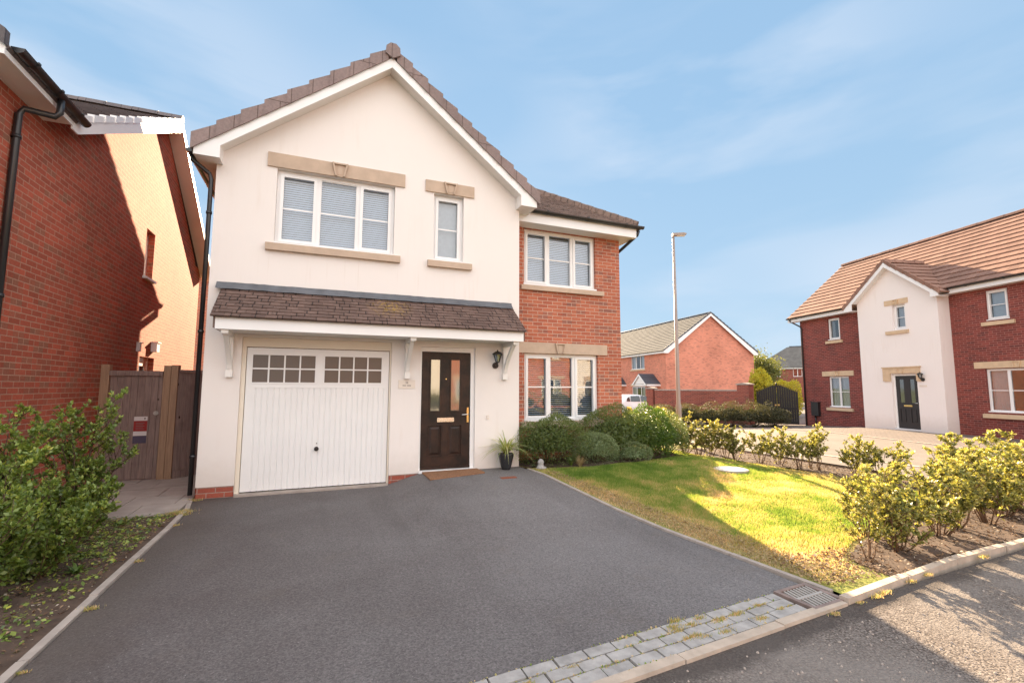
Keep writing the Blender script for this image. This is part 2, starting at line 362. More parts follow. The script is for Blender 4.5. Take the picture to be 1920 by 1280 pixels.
# ------------------------------------------------------------------ mesh builder
class Fr:
    """local frame: s along the wall to the viewer's right, d into the wall, z up"""
    def __init__(s, x, y, z=0, ang=0):      # ang turns the s axis anticlockwise
        s.o = Vector((x, y, z)); c, q = math.cos(ang), math.sin(ang)
        s.S = Vector((c, q, 0)); s.D = Vector((-q, c, 0))
    def P(s, a, d, z): return s.o + s.S*a + s.D*d + Vector((0, 0, z))
W0 = Fr(0, 0, 0, 0)
class MB:
    def __init__(s): s.v = []; s.f = []; s.uv = []; s.sm = []
    def poly(s, pts, uvs=None, smooth=False):
        b = len(s.v); s.v += [tuple(p) for p in pts]; s.f.append(tuple(range(b, b+len(pts))))
        if uvs is None:
            P = [Vector(p) for p in pts]; nn = Vector((0, 0, 0))
            for i in range(1, len(P)-1): nn += (P[i]-P[0]).cross(P[i+1]-P[0])
            if nn.length < 1e-12: nn = Vector((0, 0, 1))
            nn.normalize()
            if abs(nn.z) > .9: uvs = [(p.x, p.y) for p in P]
            else:
                t = Vector((0, 0, 1)).cross(nn).normalized(); q = nn.cross(t)
                if abs(nn.z) < .02: uvs = [(p.dot(t), p.z) for p in P]
                else: uvs = [(p.dot(t), p.dot(q)) for p in P]
        s.uv += [tuple(u) for u in uvs]; s.sm.append(smooth)
    def box(s, fr, a0, a1, d0, d1, z0, z1, skip=''):
        P = fr.P
        c = [P(a0, d0, z0), P(a1, d0, z0), P(a1, d1, z0), P(a0, d1, z0), P(a0, d0, z1), P(a1, d0, z1), P(a1, d1, z1), P(a0, d1, z1)]
        for k, q in dict(f=(0, 1, 5, 4), r=(1, 2, 6, 5), b=(2, 3, 7, 6), l=(3, 0, 4, 7), t=(4, 5, 6, 7), u=(3, 2, 1, 0)).items():
            if k not in skip: s.poly([c[i] for i in q])
    def hexa(s, c):
        for q in ((0, 1, 5, 4), (1, 2, 6, 5), (2, 3, 7, 6), (3, 0, 4, 7), (4, 5, 6, 7), (3, 2, 1, 0)): s.poly([c[i] for i in q])
    def prism(s, fr, prof, d0, d1, plane='sz'):
        """extrude a polygon of (s,z) points between depths d0 and d1; or (d,z) points between s d0..d1"""
        if plane == 'sz': A = [fr.P(a, d0, z) for a, z in prof]; B = [fr.P(a, d1, z) for a, z in prof]
        else: A = [fr.P(d0, a, z) for a, z in prof]; B = [fr.P(d1, a, z) for a, z in prof]
        k = len(prof); s.poly(A); s.poly(B[::-1])
        for i in range(k): j = (i+1) % k; s.poly([A[i], B[i], B[j], A[j]])
    def tube(s, pts, r, seg=8, cap=True, smooth=True):
        pts = [Vector(p) for p in pts]; rs = r if isinstance(r, (list, tuple)) else [r]*len(pts)
        rings = []; prev = None
        for i, p in enumerate(pts):
            t = (pts[min(i+1, len(pts)-1)]-pts[max(i-1, 0)]); t.normalize()
            a = Vector((0, 0, 1)) if abs(t.z) < .9 else Vector((1, 0, 0))
            if prev is not None: x = (prev - t*prev.dot(t)).normalized()
            else: x = t.cross(a).normalized()
            prev = x; y = t.cross(x)
            b = len(s.v)
            for k in range(seg):
                an = 2*math.pi*k/seg; s.v.append(tuple(p+(x*math.cos(an)+y*math.sin(an))*rs[i]))
            rings.append(b)
        for i in range(len(pts)-1):
            for k in range(seg):
                a, b = rings[i], rings[i+1]; k2 = (k+1) % seg
                s.f.append((a+k, a+k2, b+k2, b+k)); s.uv += [(0, 0)]*4; s.sm.append(smooth)
        if cap:
            for b, rev in ((rings[0], 1), (rings[-1], 0)):
                q = [b+k for k in range(seg)]
                s.f.append(tuple(q[::-1] if rev else q)); s.uv += [(0, 0)]*seg; s.sm.append(False)
    def lathe(s, fr_p, prof, seg=16, smooth=True):
        b0 = len(s.v); P = Vector(fr_p)
        for r_, z in prof:
            for k in range(seg):
                an = 2*math.pi*k/seg; s.v.append(tuple(P+Vector((r_*math.cos(an), r_*math.sin(an), z))))
        for i in range(len(prof)-1):
            for k in range(seg):
                a, b = b0+i*seg, b0+(i+1)*seg; k2 = (k+1) % seg
                s.f.append((a+k, a+k2, b+k2, b+k)); s.uv += [(0, 0)]*4; s.sm.append(smooth)
    def build(s, name, mt, parent=None, base=None, bevel=0, weld=False):
        me = bpy.data.meshes.new(name); off = Vector((0, 0, 0))
        if parent is not None: off = Vector(parent['_b'])
        elif base is not None: off = Vector(base)
        V = [tuple(Vector(v)-off) for v in s.v]
        me.from_pydata(V, [], s.f)
        ul = me.uv_layers.new(name='UVMap'); ul.data.foreach_set('uv', np.array(s.uv, 'f').ravel())
        me.polygons.foreach_set('use_smooth', s.sm)
        me.materials.append(MATS[mt] if isinstance(mt, str) else mt); me.update()
        o = bpy.data.objects.new(name, me); COL.objects.link(o)
        o['_b'] = tuple(off)
        if parent is not None: o.parent = parent
        else: o.location = off
        if bevel:
            md = o.modifiers.new('b', 'BEVEL'); md.width = bevel; md.segments = 2; md.limit_method = 'ANGLE'; md.angle_limit = R(40)
        return o
def tag(o, label=None, cat=None, group=None, kind=None):
    if label: o['label'] = label
    if cat: o['category'] = cat
    if group: o['group'] = group
    if kind: o['kind'] = kind
    return o
def thing(name, label, cat, loc, group=None):
    o = bpy.data.objects.new(name, None); o.empty_display_size = .2; COL.objects.link(o); o.location = loc; o['_b'] = tuple(loc)
    return tag(o, label, cat, group)
def dup(root, loc, rz=0, sc=1, label=None, group=None, cat=None, szz=None):
    r = root.copy(); COL.objects.link(r); r.location = loc; r.rotation_euler = (0, 0, rz); r.scale = (sc, sc, szz or sc)
    if label: r['label'] = label
    if group: r['group'] = group
    for ch in list(root.children):
        c = ch.copy(); COL.objects.link(c); c.parent = r
        for g in ch.children:
            d = g.copy(); COL.objects.link(d); d.parent = c
    return r
def smooth(t): t = min(1, max(0, t)); return t*t*(3-2*t)
def H(x, y):
    """height of the ground"""
    a = smooth((x-.95)/.75)*(1-smooth((x-6.6)/2.2)); b = smooth((y-4.2)/3.7)
    far = -.35*smooth((y-11.)/8.)
    return .165*a*b + far
def HN(x, y):
    t = lambda v: np.clip(v, 0, 1)**2*(3-2*np.clip(v, 0, 1))
    return .165*t((x-.95)/.75)*(1-t((x-6.6)/2.2))*t((y-4.2)/3.7) - .35*t((y-11.)/8.)

def wall(mb, fr, a0, a1, z0, z1, holes=(), d=0, reveal=.10):
    As = sorted({a0, a1, *[h[0] for h in holes], *[h[1] for h in holes]}); Zs = sorted({z0, z1} | {q for h in holes for q in h[2:4] if z0 < q < z1})
    for i in range(len(As)-1):
        for j in range(len(Zs)-1):
            ca, cz = (As[i]+As[i+1])/2, (Zs[j]+Zs[j+1])/2
            if any(h[0] < ca < h[1] and h[2] < cz < h[3] for h in holes): continue
            mb.poly([fr.P(As[i], d, Zs[j]), fr.P(As[i+1], d, Zs[j]), fr.P(As[i+1], d, Zs[j+1]), fr.P(As[i], d, Zs[j+1])])
    for h in holes:
        a, b, c, e = h; P = fr.P; q = d+reveal
        mb.poly([P(a, d, c), P(a, q, c), P(a, q, e), P(a, d, e)][::-1]); mb.poly([P(b, d, c), P(b, q, c), P(b, q, e), P(b, d, e)])
        mb.poly([P(a, d, e), P(b, d, e), P(b, q, e), P(a, q, e)]); mb.poly([P(a, d, c), P(a, q, c), P(b, q, c), P(b, d, c)])

def window(root, fr, a0, a1, z0, z1, d, splits=(), bars=(), blind=None, gl='glass', open_sash=(), fw_=.055, slat_gap=.036, slat_tilt=58, mullions=None, label=None):
    """casement window with its frame at depth d; splits are fractions; bars: fractions of height"""
    mb = MB(); t = .07
    mb.box(fr, a0, a1, d, d+t, z0, z0+fw_); mb.box(fr, a0, a1, d, d+t, z1-fw_, z1)
    mb.box(fr, a0, a0+fw_, d, d+t, z0+fw_, z1-fw_); mb.box(fr, a1-fw_, a1, d, d+t, z0+fw_, z1-fw_)
    xs = [a0+fw_] + [a0+(a1-a0)*f for f in splits] + [a1-fw_]
    for x in xs[1:-1]: mb.box(fr, x-.032, x+.032, d+.002, d+t-.002, z0+fw_, z1-fw_)
    # projecting sill
    mb.box(fr, a0-.015, a1+.015, d-.075, d-.002, z0-.005, z0+.028)
    panes = []
    for i in range(len(xs)-1):
        l = xs[i] + (.032 if i else 0); r_ = xs[i+1] - (.032 if i < len(xs)-2 else 0)
        e = .042 if i in open_sash else .012
        dd = d-.018 if i in open_sash else d+.012
        if i in open_sash or True:
            mb.box(fr, l-.008*(i in open_sash), l+e, dd, d+t-.01, z0+fw_-.004, z1-fw_+.004)
            mb.box(fr, r_-e, r_+.008*(i in open_sash), dd, d+t-.01, z0+fw_-.004, z1-fw_+.004)
            mb.box(fr, l+e, r_-e, dd, d+t-.01, z0+fw_-.004, z0+fw_+e); mb.box(fr, l+e, r_-e, dd, d+t-.01, z1-fw_-e, z1-fw_+.004)
        pl, pr, pb, pt = l+e, r_-e, z0+fw_+e, z1-fw_-e
        panes.append((pl, pr, pb, pt))
        for b in bars:
            zz = pb+(pt-pb)*b; mb.box(fr, pl, pr, d+.024, d+.034, zz-.013, zz+.013)
    f = mb.build('window', 'upvc', root, bevel=.004)
    if label: f['label'] = label
    g = MB()
    for pl, pr, pb, pt in panes: g.poly([fr.P(pl, d+.036, pb), fr.P(pr, d+.036, pb), fr.P(pr, d+.036, pt), fr.P(pl, d+.036, pt)])
    g.build('pane', gl, f)
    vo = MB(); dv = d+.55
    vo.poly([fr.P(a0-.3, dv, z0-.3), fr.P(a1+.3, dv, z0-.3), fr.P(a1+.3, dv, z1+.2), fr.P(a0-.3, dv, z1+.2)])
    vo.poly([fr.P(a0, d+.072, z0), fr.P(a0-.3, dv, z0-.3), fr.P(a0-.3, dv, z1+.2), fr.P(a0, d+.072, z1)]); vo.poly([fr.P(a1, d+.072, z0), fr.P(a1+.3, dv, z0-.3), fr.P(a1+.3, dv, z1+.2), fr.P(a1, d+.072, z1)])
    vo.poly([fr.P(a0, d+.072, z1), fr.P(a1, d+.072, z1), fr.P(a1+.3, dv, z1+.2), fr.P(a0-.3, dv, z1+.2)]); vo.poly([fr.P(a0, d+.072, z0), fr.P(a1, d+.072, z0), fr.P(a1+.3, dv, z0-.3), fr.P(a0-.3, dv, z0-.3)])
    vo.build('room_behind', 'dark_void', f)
    if blind == 'slats':
        b = MB(); db = d+.13; k = int((z1-z0-.12)/slat_gap); an = R(slat_tilt); hw = .021
        for pl, pr, pb, pt in panes:
            for i in range(k):
                z = z1-fw_-.05-i*slat_gap
                if z < z0+fw_: break
                c, q = math.cos(an)*hw, math.sin(an)*hw
                b.poly([fr.P(pl-.02, db-c, z-q), fr.P(pr+.02, db-c, z-q), fr.P(pr+.02, db+c, z+q), fr.P(pl-.02, db+c, z+q)])
        b.build('blind', 'blind_white', f)
    elif blind == 'roller':
        b = MB(); db = d+.12
        for pl, pr, pb, pt in panes: b.box(fr, pl-.02, pr+.02, db, db+.004, pb+(pt-pb)*.0, pt+.03)
        b.build('blind', 'curtain_net', f)
    elif blind == 'curtain':
        b = MB(); db = d+.14; K = 40
        for (s0, s1) in ((a0+.03, a0+(a1-a0)*.30), (a1-(a1-a0)*.30, a1-.03)):
            b = MB()
            for i in range(K):
                x0 = s0+(s1-s0)*i/K; x1 = s0+(s1-s0)*(i+1)/K
                y0 = db+.025*math.sin(i*1.3); y1 = db+.025*math.sin((i+1)*1.3)
                b.poly([fr.P(x0, y0, z0+.03), fr.P(x1, y1, z0+.03), fr.P(x1, y1, z1-.03), fr.P(x0, y0, z1-.03)], smooth=True)
            b.build('curtain', 'curtain_net', f)
    elif blind == 'net':
        b = MB(); db = d+.12; K = 60
        for i in range(K):
            x0 = a0+.03+(a1-a0-.06)*i/K; x1 = a0+.03+(a1-a0-.06)*(i+1)/K
            y0 = db+.015*math.sin(i*1.1); y1 = db+.015*math.sin((i+1)*1.1)
            b.poly([fr.P(x0, y0, z0+.03), fr.P(x1, y1, z0+.03), fr.P(x1, y1, z1-.03), fr.P(x0, y0, z1-.03)], smooth=True)
        b.build('curtain', 'curtain_net', f)
    return f

def lintel(root, fr, a0, a1, z0, z1, d=0, mt='stone', key=True, flat=True):
    mb = MB(); mb.box(fr, a0, a1, d-.028, d+.05, z0, z1)
    o = mb.build('lintel', mt, root, bevel=.004)
    if key:
        k = MB(); c = (a0+a1)/2; h = z1-z0; w1, w0 = .125, .075
        # trapezoid outline standing proud of the lintel
        def tz(w, z): return w0+(w1-w0)*(z-z0)/h
        t = .026
        k.prism(fr, [(c-tz(0, z0), z0+.002), (c-tz(0, z0)+t, z0+.002), (c-tz(0, z1)+t, z1-.004), (c-tz(0, z1), z1-.004)], d-.064, d-.0285)
        k.prism(fr, [(c+tz(0, z0)-t, z0+.002), (c+tz(0, z0), z0+.002), (c+tz(0, z1), z1-.004), (c+tz(0, z1)-t, z1-.004)], d-.064, d-.0285)
        k.box(fr, c-tz(0, z1)+t+.001, c+tz(0, z1)-t-.001, d-.058, d-.0285, z1-.03, z1-.006)
        k.box(fr, c-tz(0, z0)+t+.008, c+tz(0, z0)-t-.008, d-.034, d-.0285, z0+.03, z1-.04)
        k.build('keystone', mt, o)
    return o
def sill(root, fr, a0, a1, z0, z1, d=0, mt='stone'):
    mb = MB(); mb.prism(fr, [(d-.07, z0), (d+.06, z0), (d+.06, z1+.01), (d-.07, z1-.01)], a0, a1, 'dz')
    return mb.build('window_sill', mt, root, bevel=.005)

def courses(mb, A, B, C_, D_, gauge, th, lift=0., verge=0):
    """tiled slope: A,B eave left/right, C_,D_ ridge right/left; each course a lapped slab"""
    A, B, C_, D_ = map(Vector, (A, B, C_, D_))
    N = (B-A).cross(D_-A).normalized()
    if N.z < 0: N = -N
    L = ((D_-A).length if (D_-A).length > (C_-B).length*.5 else (C_-B).length)
    up_ = (N.cross(B-A)).normalized()
    if up_.z < 0: up_ = -up_
    L = abs((D_-A).dot(up_)); k = max(1, round(L/gauge)); al = (B-A).normalized()
    for i in range(k):
        t0, t1 = i/k, (i+1)/k
        a, b = A.lerp(D_, t0), B.lerp(C_, t0); d, c = A.lerp(D_, t1), B.lerp(C_, t1)
        hi, lo = N*(th*1.55+lift), N*(th*.55+lift)
        u = [a.dot(al), b.dot(al), c.dot(al), d.dot(al)]
        mb.poly([a+hi, b+hi, c+lo, d+lo], [(u[0], i+.02), (u[1], i+.02), (u[2], i+.98), (u[3], i+.98)])
        f0 = N*(lift if i == 0 else lift+th*.5)
        mb.poly([a+f0, b+f0, b+hi, a+hi], [(u[0], i+.1), (u[1], i+.1), (u[1], i+.3), (u[0], i+.3)])
        mb.poly([a+N*lift, a+hi, d+lo, d+N*lift], [(0, i+.2), (0, i+.4), (.1, i+.4), (.1, i+.2)])
        mb.poly([b+N*lift, c+N*lift, c+lo, b+hi], [(0, i+.2), (0, i+.4), (.1, i+.4), (.1, i+.2)])
    mb.poly([A+N*lift, D_+N*lift, C_+N*lift, B+N*lift], [(0, .5)]*4)
def plain_tiles(mb, A, B, C_, D_, gauge, tw, th, rng, hip=False):
    """individually laid small tiles"""
    A, B, C_, D_ = map(Vector, (A, B, C_, D_)); al = (B-A).normalized(); N = al.cross(D_-A).normalized()
    if N.z < 0: N = -N
    up_ = N.cross(al).normalized()
    if up_.z < 0: up_ = -up_
    L = abs((D_-A).dot(up_)); k = max(1, round(L/gauge)); g = L/k
    for i in range(k):
        t0 = i/k; a, b = A.lerp(D_, t0), B.lerp(C_, t0); W = (b-a).dot(al)
        x = -(tw*.5 if i % 2 else 0)
        while x < W:
            x0, x1 = max(x, 0)+.002, min(x+tw, W)-.002; x += tw
            if x1-x0 < .03: continue
            j = rng.uniform(-.003, .003); e = rng.uniform(-.004, .004)
            p = a+al*x0+up_*e; q = a+al*x1+up_*e; p2 = p+up_*(g+.03); q2 = q+up_*(g+.03)
            hi, lo = N*(th*2.1+j), N*(th*1.0+j); v = rng.random()*50
            bl = N*(th*.9+j)
            mb.poly([p+hi, q+hi, q2+lo, p2+lo], [(v, i+.2), (v+.12, i+.2), (v+.12, i+.8), (v, i+.8)])
            mb.poly([p+bl, q+bl, q+hi, p+hi], [(v, i+.2), (v+.12, i+.2), (v+.12, i+.3), (v, i+.3)])
            mb.poly([p+bl, p+hi, p2+lo, p2], [(v, i+.2)]*4); mb.poly([q+bl, q2, q2+lo, q+hi], [(v, i+.2)]*4)
    mb.poly([A, B, C_, D_], [(0, .5)]*4)
def gutter(root, P0, P1, r=.056, brackets=.9, drop=None):
    P0, P1 = Vector(P0), Vector(P1); t = (P1-P0).normalized(); q = Vector((0, 0, 1)).cross(t)
    mb = MB(); K = 8
    for rr, flip in ((r, 0), (r-.006, 1)):
        for i in range(K):
            a0, a1 = math.pi*i/K, math.pi*(i+1)/K
            o0 = q*math.cos(a0)*rr-Vector((0, 0, math.sin(a0)*rr)); o1 = q*math.cos(a1)*rr-Vector((0, 0, math.sin(a1)*rr))
            mb.poly([P0+o0, P1+o0, P1+o1, P0+o1], smooth=True)
    for e in (P0, P1):
        mb.poly([e+q*math.cos(math.pi*i/K)*r-Vector((0, 0, math.sin(math.pi*i/K)*r)) for i in range(K+1)])
    L = (P1-P0).length; m_ = max(1, int(L/brackets))
    for i in range(m_):
        c = P0+t*(L*(i+.5)/m_)
        ring = [c+q*math.cos(math.pi*j/K)*(r+.008)-Vector((0, 0, math.sin(math.pi*j/K)*(r+.008))) for j in range(K+1)]
        for j in range(K): mb.poly([ring[j]-t*.018, ring[j]+t*.018, ring[j+1]+t*.018, ring[j+1]-t*.018])
        mb.box(Fr(c.x, c.y, c.z, math.atan2(t.y, t.x)), -.02, .02, -r-.012, -r+.004, -.01, .012)
    return mb.build('gutter', 'black_plastic', root)
def downpipe(root, pts, r=.036, fr=None, clips=()):
    mb = MB(); mb.tube(pts, r, 12)
    for p in clips: mb.tube([Vector(p)-Vector((0, 0, .02)), Vector(p)+Vector((0, 0, .02))], r+.01, 12)
    return mb.build('downpipe', 'black_plastic', root)
# ------------------------------------------------------------------ the ground
def sheet(name, mt, x0, x1, y0, y1, nx, ny, lift=0., kind='structure', inside=None, wob=0., seed=0, thick=0):
    xs = np.linspace(x0, x1, nx+1); ys = np.linspace(y0, y1, ny+1)
    X, Y = np.meshgrid(xs, ys); Z = HN(X, Y)+lift
    if wob:
        rg = np.random.default_rng(seed); Z = Z+rg.normal(0, wob, Z.shape)
    V = np.stack([X.ravel(), Y.ravel(), Z.ravel()], 1)
    F = []
    for j in range(ny):
        for i in range(nx):
            a = j*(nx+1)+i
            if inside is not None and not inside((xs[i]+xs[i+1])/2, (ys[j]+ys[j+1])/2): continue
            F.append((a, a+1, a+nx+2, a+nx+1))
    me = bpy.data.meshes.new(name); me.from_pydata([tuple(v) for v in V], [], F)
    me.materials.append(MATS[mt]); me.polygons.foreach_set('use_smooth', [True]*len(F)); me.update()
    o = bpy.data.objects.new(name, me); COL.objects.link(o); o['kind'] = kind; return o
def poly_sheet(name, mt, pts, lift, res=.25):
    """fills an outline with a draped grid clipped exactly to the outline"""
    import bmesh
    bm = bmesh.new(); vs = [bm.verts.new((x, y, 0)) for x, y in pts]; bm.faces.new(vs)
    xs = [p[0] for p in pts]; ys = [p[1] for p in pts]
    for ax, lo, hi in ((0, min(xs), max(xs)), (1, min(ys), max(ys))):
        k = int((hi-lo)/res)
        for i in range(1, k):
            co = Vector((0, 0, 0)); co[ax] = lo+(hi-lo)*i/k; no = Vector((0, 0, 0)); no[ax] = 1
            bmesh.ops.bisect_plane(bm, geom=bm.verts[:]+bm.edges[:]+bm.faces[:], plane_co=co, plane_no=no)
    for v in bm.verts: v.co.z = H(v.co.x, v.co.y)+lift
    me = bpy.data.meshes.new(name); bm.to_mesh(me); bm.free()
    for p in me.polygons:
        p.use_smooth = True
        if p.normal.z < 0: p.flip()
    me.materials.append(MATS[mt]); o = bpy.data.objects.new(name, me); COL.objects.link(o); o['kind'] = 'structure'; return o
# far ground: a big draped sheet
xs = [-900, -200, -60, -30]+list(np.arange(-20, 61, 2.))+[80, 200, 900]; ys = [-900, -200, -60]+list(np.arange(-40, 62, 2.))+[80, 200, 900]
gv = [(x, y, float(HN(np.array(float(x)), np.array(float(y)))) - (.30 if -12 < x < 61 and -15 < y < 15 else .06)) for y in ys for x in xs]
gf = [(j*len(xs)+i, j*len(xs)+i+1, (j+1)*len(xs)+i+1, (j+1)*len(xs)+i) for j in range(len(ys)-1) for i in range(len(xs)-1)]
me = bpy.data.meshes.new('ground'); me.from_pydata(gv, [], gf); me.materials.append(MATS['grass_ground']); o = bpy.data.objects.new('ground', me); COL.objects.link(o); o['kind'] = 'structure'
YK = 2.30      # kerb line at the road edge
def yk(x):     # front face of the kerb
    return 2.27 + .055*max(0, x-1.6) if x < 7 else 2.57
poly_sheet('road', 'road', [(-40, -14), (60, -14), (60, 2.2), (9.6, 2.63), (7, 2.60), (3.7, 2.46), (1.6, 2.30), (-1.5, 2.06), (-40, 2.0)], -.012, 1.0)
poly_sheet('driveway', 'tarmac', [(-1.5, 2.40), (.84, 2.582), (3.40, 2.78), (3.70, 2.80), (3.70, 3.36), (3.60, 4.7), (3.53, 5.9), (3.47, 7.2), (3.41, 7.7), (3.41, 8.02), (-1.66, 8.02), (-1.60, 7.75), (-1.5, 7.0)], 0, .2)
poly_sheet('side_street', 'pavement', [(9.1, 2.57), (60, 2.15), (60, 60), (9.1, 60)], -.020, 1.0)
poly_sheet('pavement', 'pavement', [(9.75, 2.62), (11.3, 2.62), (10.9, 5.8), (10.65, 8), (10.9, 24), (9.75, 24)], .06, .5)

# edging stones of the drive
rng = random.Random(4)
def edging(name, pts, w_, h, seg, mt, label=None, jit=.004, lift=.02):
    mb = MB(); P = [Vector((x, y, 0)) for x, y in pts]
    cum = [0]
    for i in range(len(P)-1): cum.append(cum[-1]+(P[i+1]-P[i]).length)
    def at(s):
        s = min(max(s, 0), cum[-1]-1e-6)
        for i in range(len(P)-1):
            if s <= cum[i+1]: return P[i].lerp(P[i+1], (s-cum[i])/(cum[i+1]-cum[i]))
    s = 0
    while s < cum[-1]-.05:
        e = min(s+seg, cum[-1]); a, b = at(s+.004), at(e-.004); m_ = (b-a); ang = math.atan2(m_.y, m_.x)
        z0 = H(a.x, a.y); z1 = H(b.x, b.y); nrm = Vector((-math.sin(ang), math.cos(ang), 0)); j = rng.uniform(-jit, jit); j2 = rng.uniform(-jit, jit)
        q = nrm*w_/2; up0 = Vector((0, 0, z0+lift+j)); up1 = Vector((0, 0, z1+lift+j2)); dn0 = Vector((0, 0, z0-h)); dn1 = Vector((0, 0, z1-h))
        o_ = nrm*j
        mb.hexa([a-q+dn0+o_, b-q+dn1+o_, b+q+dn1+o_, a+q+dn0+o_, a-q+up0+o_, b-q+up1+o_, b+q+up1+o_, a+q+up0+o_])
        s = e
    ob = mb.build(name, mt, bevel=.007); ob['kind'] = 'structure'; return ob
edging('drive_edging', [(-1.545, 1.9), (-1.53, 7.0), (-1.56, 7.45), (-1.64, 7.98)], .055, .1, .914, 'concrete_edge')
edging('drive_edging', [(3.80, 2.62), (3.735, 3.36), (3.635, 4.75), (3.56, 5.9), (3.50, 7.2), (3.45, 7.7)], .05, .1, .914, 'concrete_edge', lift=.016)
edging('kerb', [(-1.6, 2.062), (3.70, 2.466)], .072, .12, .914, 'concrete_kerb', lift=.010)
edging('kerb', [(3.715, 2.468), (4.2, 2.515), (5.5, 2.645), (7, 2.68), (8.6, 2.70), (9.3, 2.80)], .065, .14, .914, 'concrete_kerb', lift=.030, jit=.007)
edging('kerb', [(9.3, 2.75), (9.75, 3.1), (9.9, 4.2), (9.82, 8), (9.8, 24)], .12, .14, .914, 'concrete_kerb', lift=.035)
edging('kerb', [(11.35, 2.8), (10.95, 5.8), (10.72, 8), (10.98, 24)], .125, .14, .914, 'concrete_kerb', lift=.075)
# threshold strip of grey setts between drive and road: three courses
mb = MB(); mj = MB()
for r_ in range(3):
    x = -1.4 + (.105 if r_ % 2 else 0)
    while x < 3.32:
        x1 = min(x+.21, 3.34)
        yb = lambda xx: 2.285 + (xx-.84)*.0772
        y0, y1 = yb(x)+r_*.099, yb(x1)+r_*.099
        j = rng.uniform(-.004, .004); tl = rng.uniform(-.003, .003)
        c = [Vector((x+.006, y0+.006, -.05)), Vector((x1-.006, y1+.006, -.05)), Vector((x1-.006, y1+.094, -.05)), Vector((x+.006, y0+.094, -.05))]
        mb.hexa(c+[Vector((p.x, p.y, .006+j+(tl if k in (1, 2) else 0))) for k, p in enumerate(c)])
        x += .21
ob = mb.build('paving_strip', 'sett', bevel=.006); ob['kind'] = 'structure'
poly_sheet('sett_bed', 'joint_sand', [(-1.5, 2.08), (3.355, 2.45), (3.355, 2.80), (.84, 2.61), (-1.5, 2.42)], -.006, .3)
# gully grating
g = thing('drain_grate', 'rusty iron drain grating with slanted bars at the corner of the tarmac drive', 'drain', (3.56, 2.63, 0))
fg = Fr(3.56, 2.63, 0, R(3.5))
mb = MB()
mb.box(fg, -.19, .19, -.165, -.135, -.03, .012); mb.box(fg, -.19, .19, .135, .165, -.03, .012); mb.box(fg, -.19, -.155, -.135, .135, -.03, .012); mb.box(fg, .155, .19, -.135, .135, -.03, .012)
mb.build('frame', 'cast_iron', g, bevel=.003)
mb = MB(); mb.box(fg, -.153, .153, -.012, .012, -.02, .010)
for k in range(8):
    a = -.132+k*.037
    for d0, d1 in ((-.131, -.014), (.014, .131)):
        P = fg.P; s_ = .016
        mb.hexa([P(a-s_, d0, -.02), P(a-s_+.014, d0, -.02), P(a+s_+.014, d1, -.02), P(a+s_, d1, -.02), P(a-s_, d0, .008), P(a-s_+.014, d0, .008), P(a+s_+.014, d1, .008), P(a+s_, d1, .008)])
mb.build('grate_bars', 'galv', g, bevel=.002)
mb = MB(); mb.box(fg, -.19, .19, -.165, .165, -.09, -.06); mb.build('gully', 'dark_void', g)

# ------------------------------------------------------------------ main house
hm = thing('detached_house', 'cream rendered house with white garage door, dark front door and tiled canopy over both', 'house', (.9, 8, 0))
F8 = Fr(0, 8.0, 0); FW = Fr(0, 8.55, 0)
AX, AZ, SL = .92, 7.22, .78
mb = MB()
holes = [(-.775, 1.062, 3.83, 5.055), (1.742, 2.295, 3.822, 5.055), (-1.12, 1.08, 0, 2.345), (1.565, 2.55, .19, 2.29)]
wall(mb, F8, -1.6, 3.4, .16, 5.16, holes, reveal=.10)
mb.poly([F8.P(-1.6, 0, 5.16), F8.P(3.4, 0, 5.16), F8.P(3.4, 0, AZ-SL*(3.4-AX)), F8.P(AX, 0, AZ), F8.P(-1.6, 0, AZ-SL*(AX+1.6))])
mb.poly([(3.4, 8, 0), (3.4, 8.60, 0), (3.4, 8.60, 5.28), (3.4, 8, 5.28)])
mb.build('wall', 'render_cream', hm)
for a, b in ((-1.592, -1.122), (1.083, 1.563), (2.552, 3.392)):
    mb = MB(); mb.box(F8, a, b, .008, .098, -.2, .158); mb.build('plinth', 'brick_plinth', hm)
mb = MB()
wall(mb, FW, 3.4, 6.06, -.2, 4.95, [(3.75, 5.468, .93, 2.283), (3.74, 5.44, 3.68, 4.862)], reveal=.10)
FR_ = Fr(6.06, 8.55, 0, R(90)); wall(mb, FR_, 0, 7.75, -.2, 5.1)
FB = Fr(6.06, 16.3, 0, R(180)); wall(mb, FB, 0, 7.66, -.2, 5.1)
FL = Fr(-1.6, 16.3, 0, R(-90)); wall(mb, FL, 0, 8.3, -.2, 5.16)
mb.poly([(-1.6, 8.0, 5.16), (-1.6, 16.3, 5.16), (-1.6, 12.4, 7.78)])
mb.build('brick_wall', 'brick_main', hm)
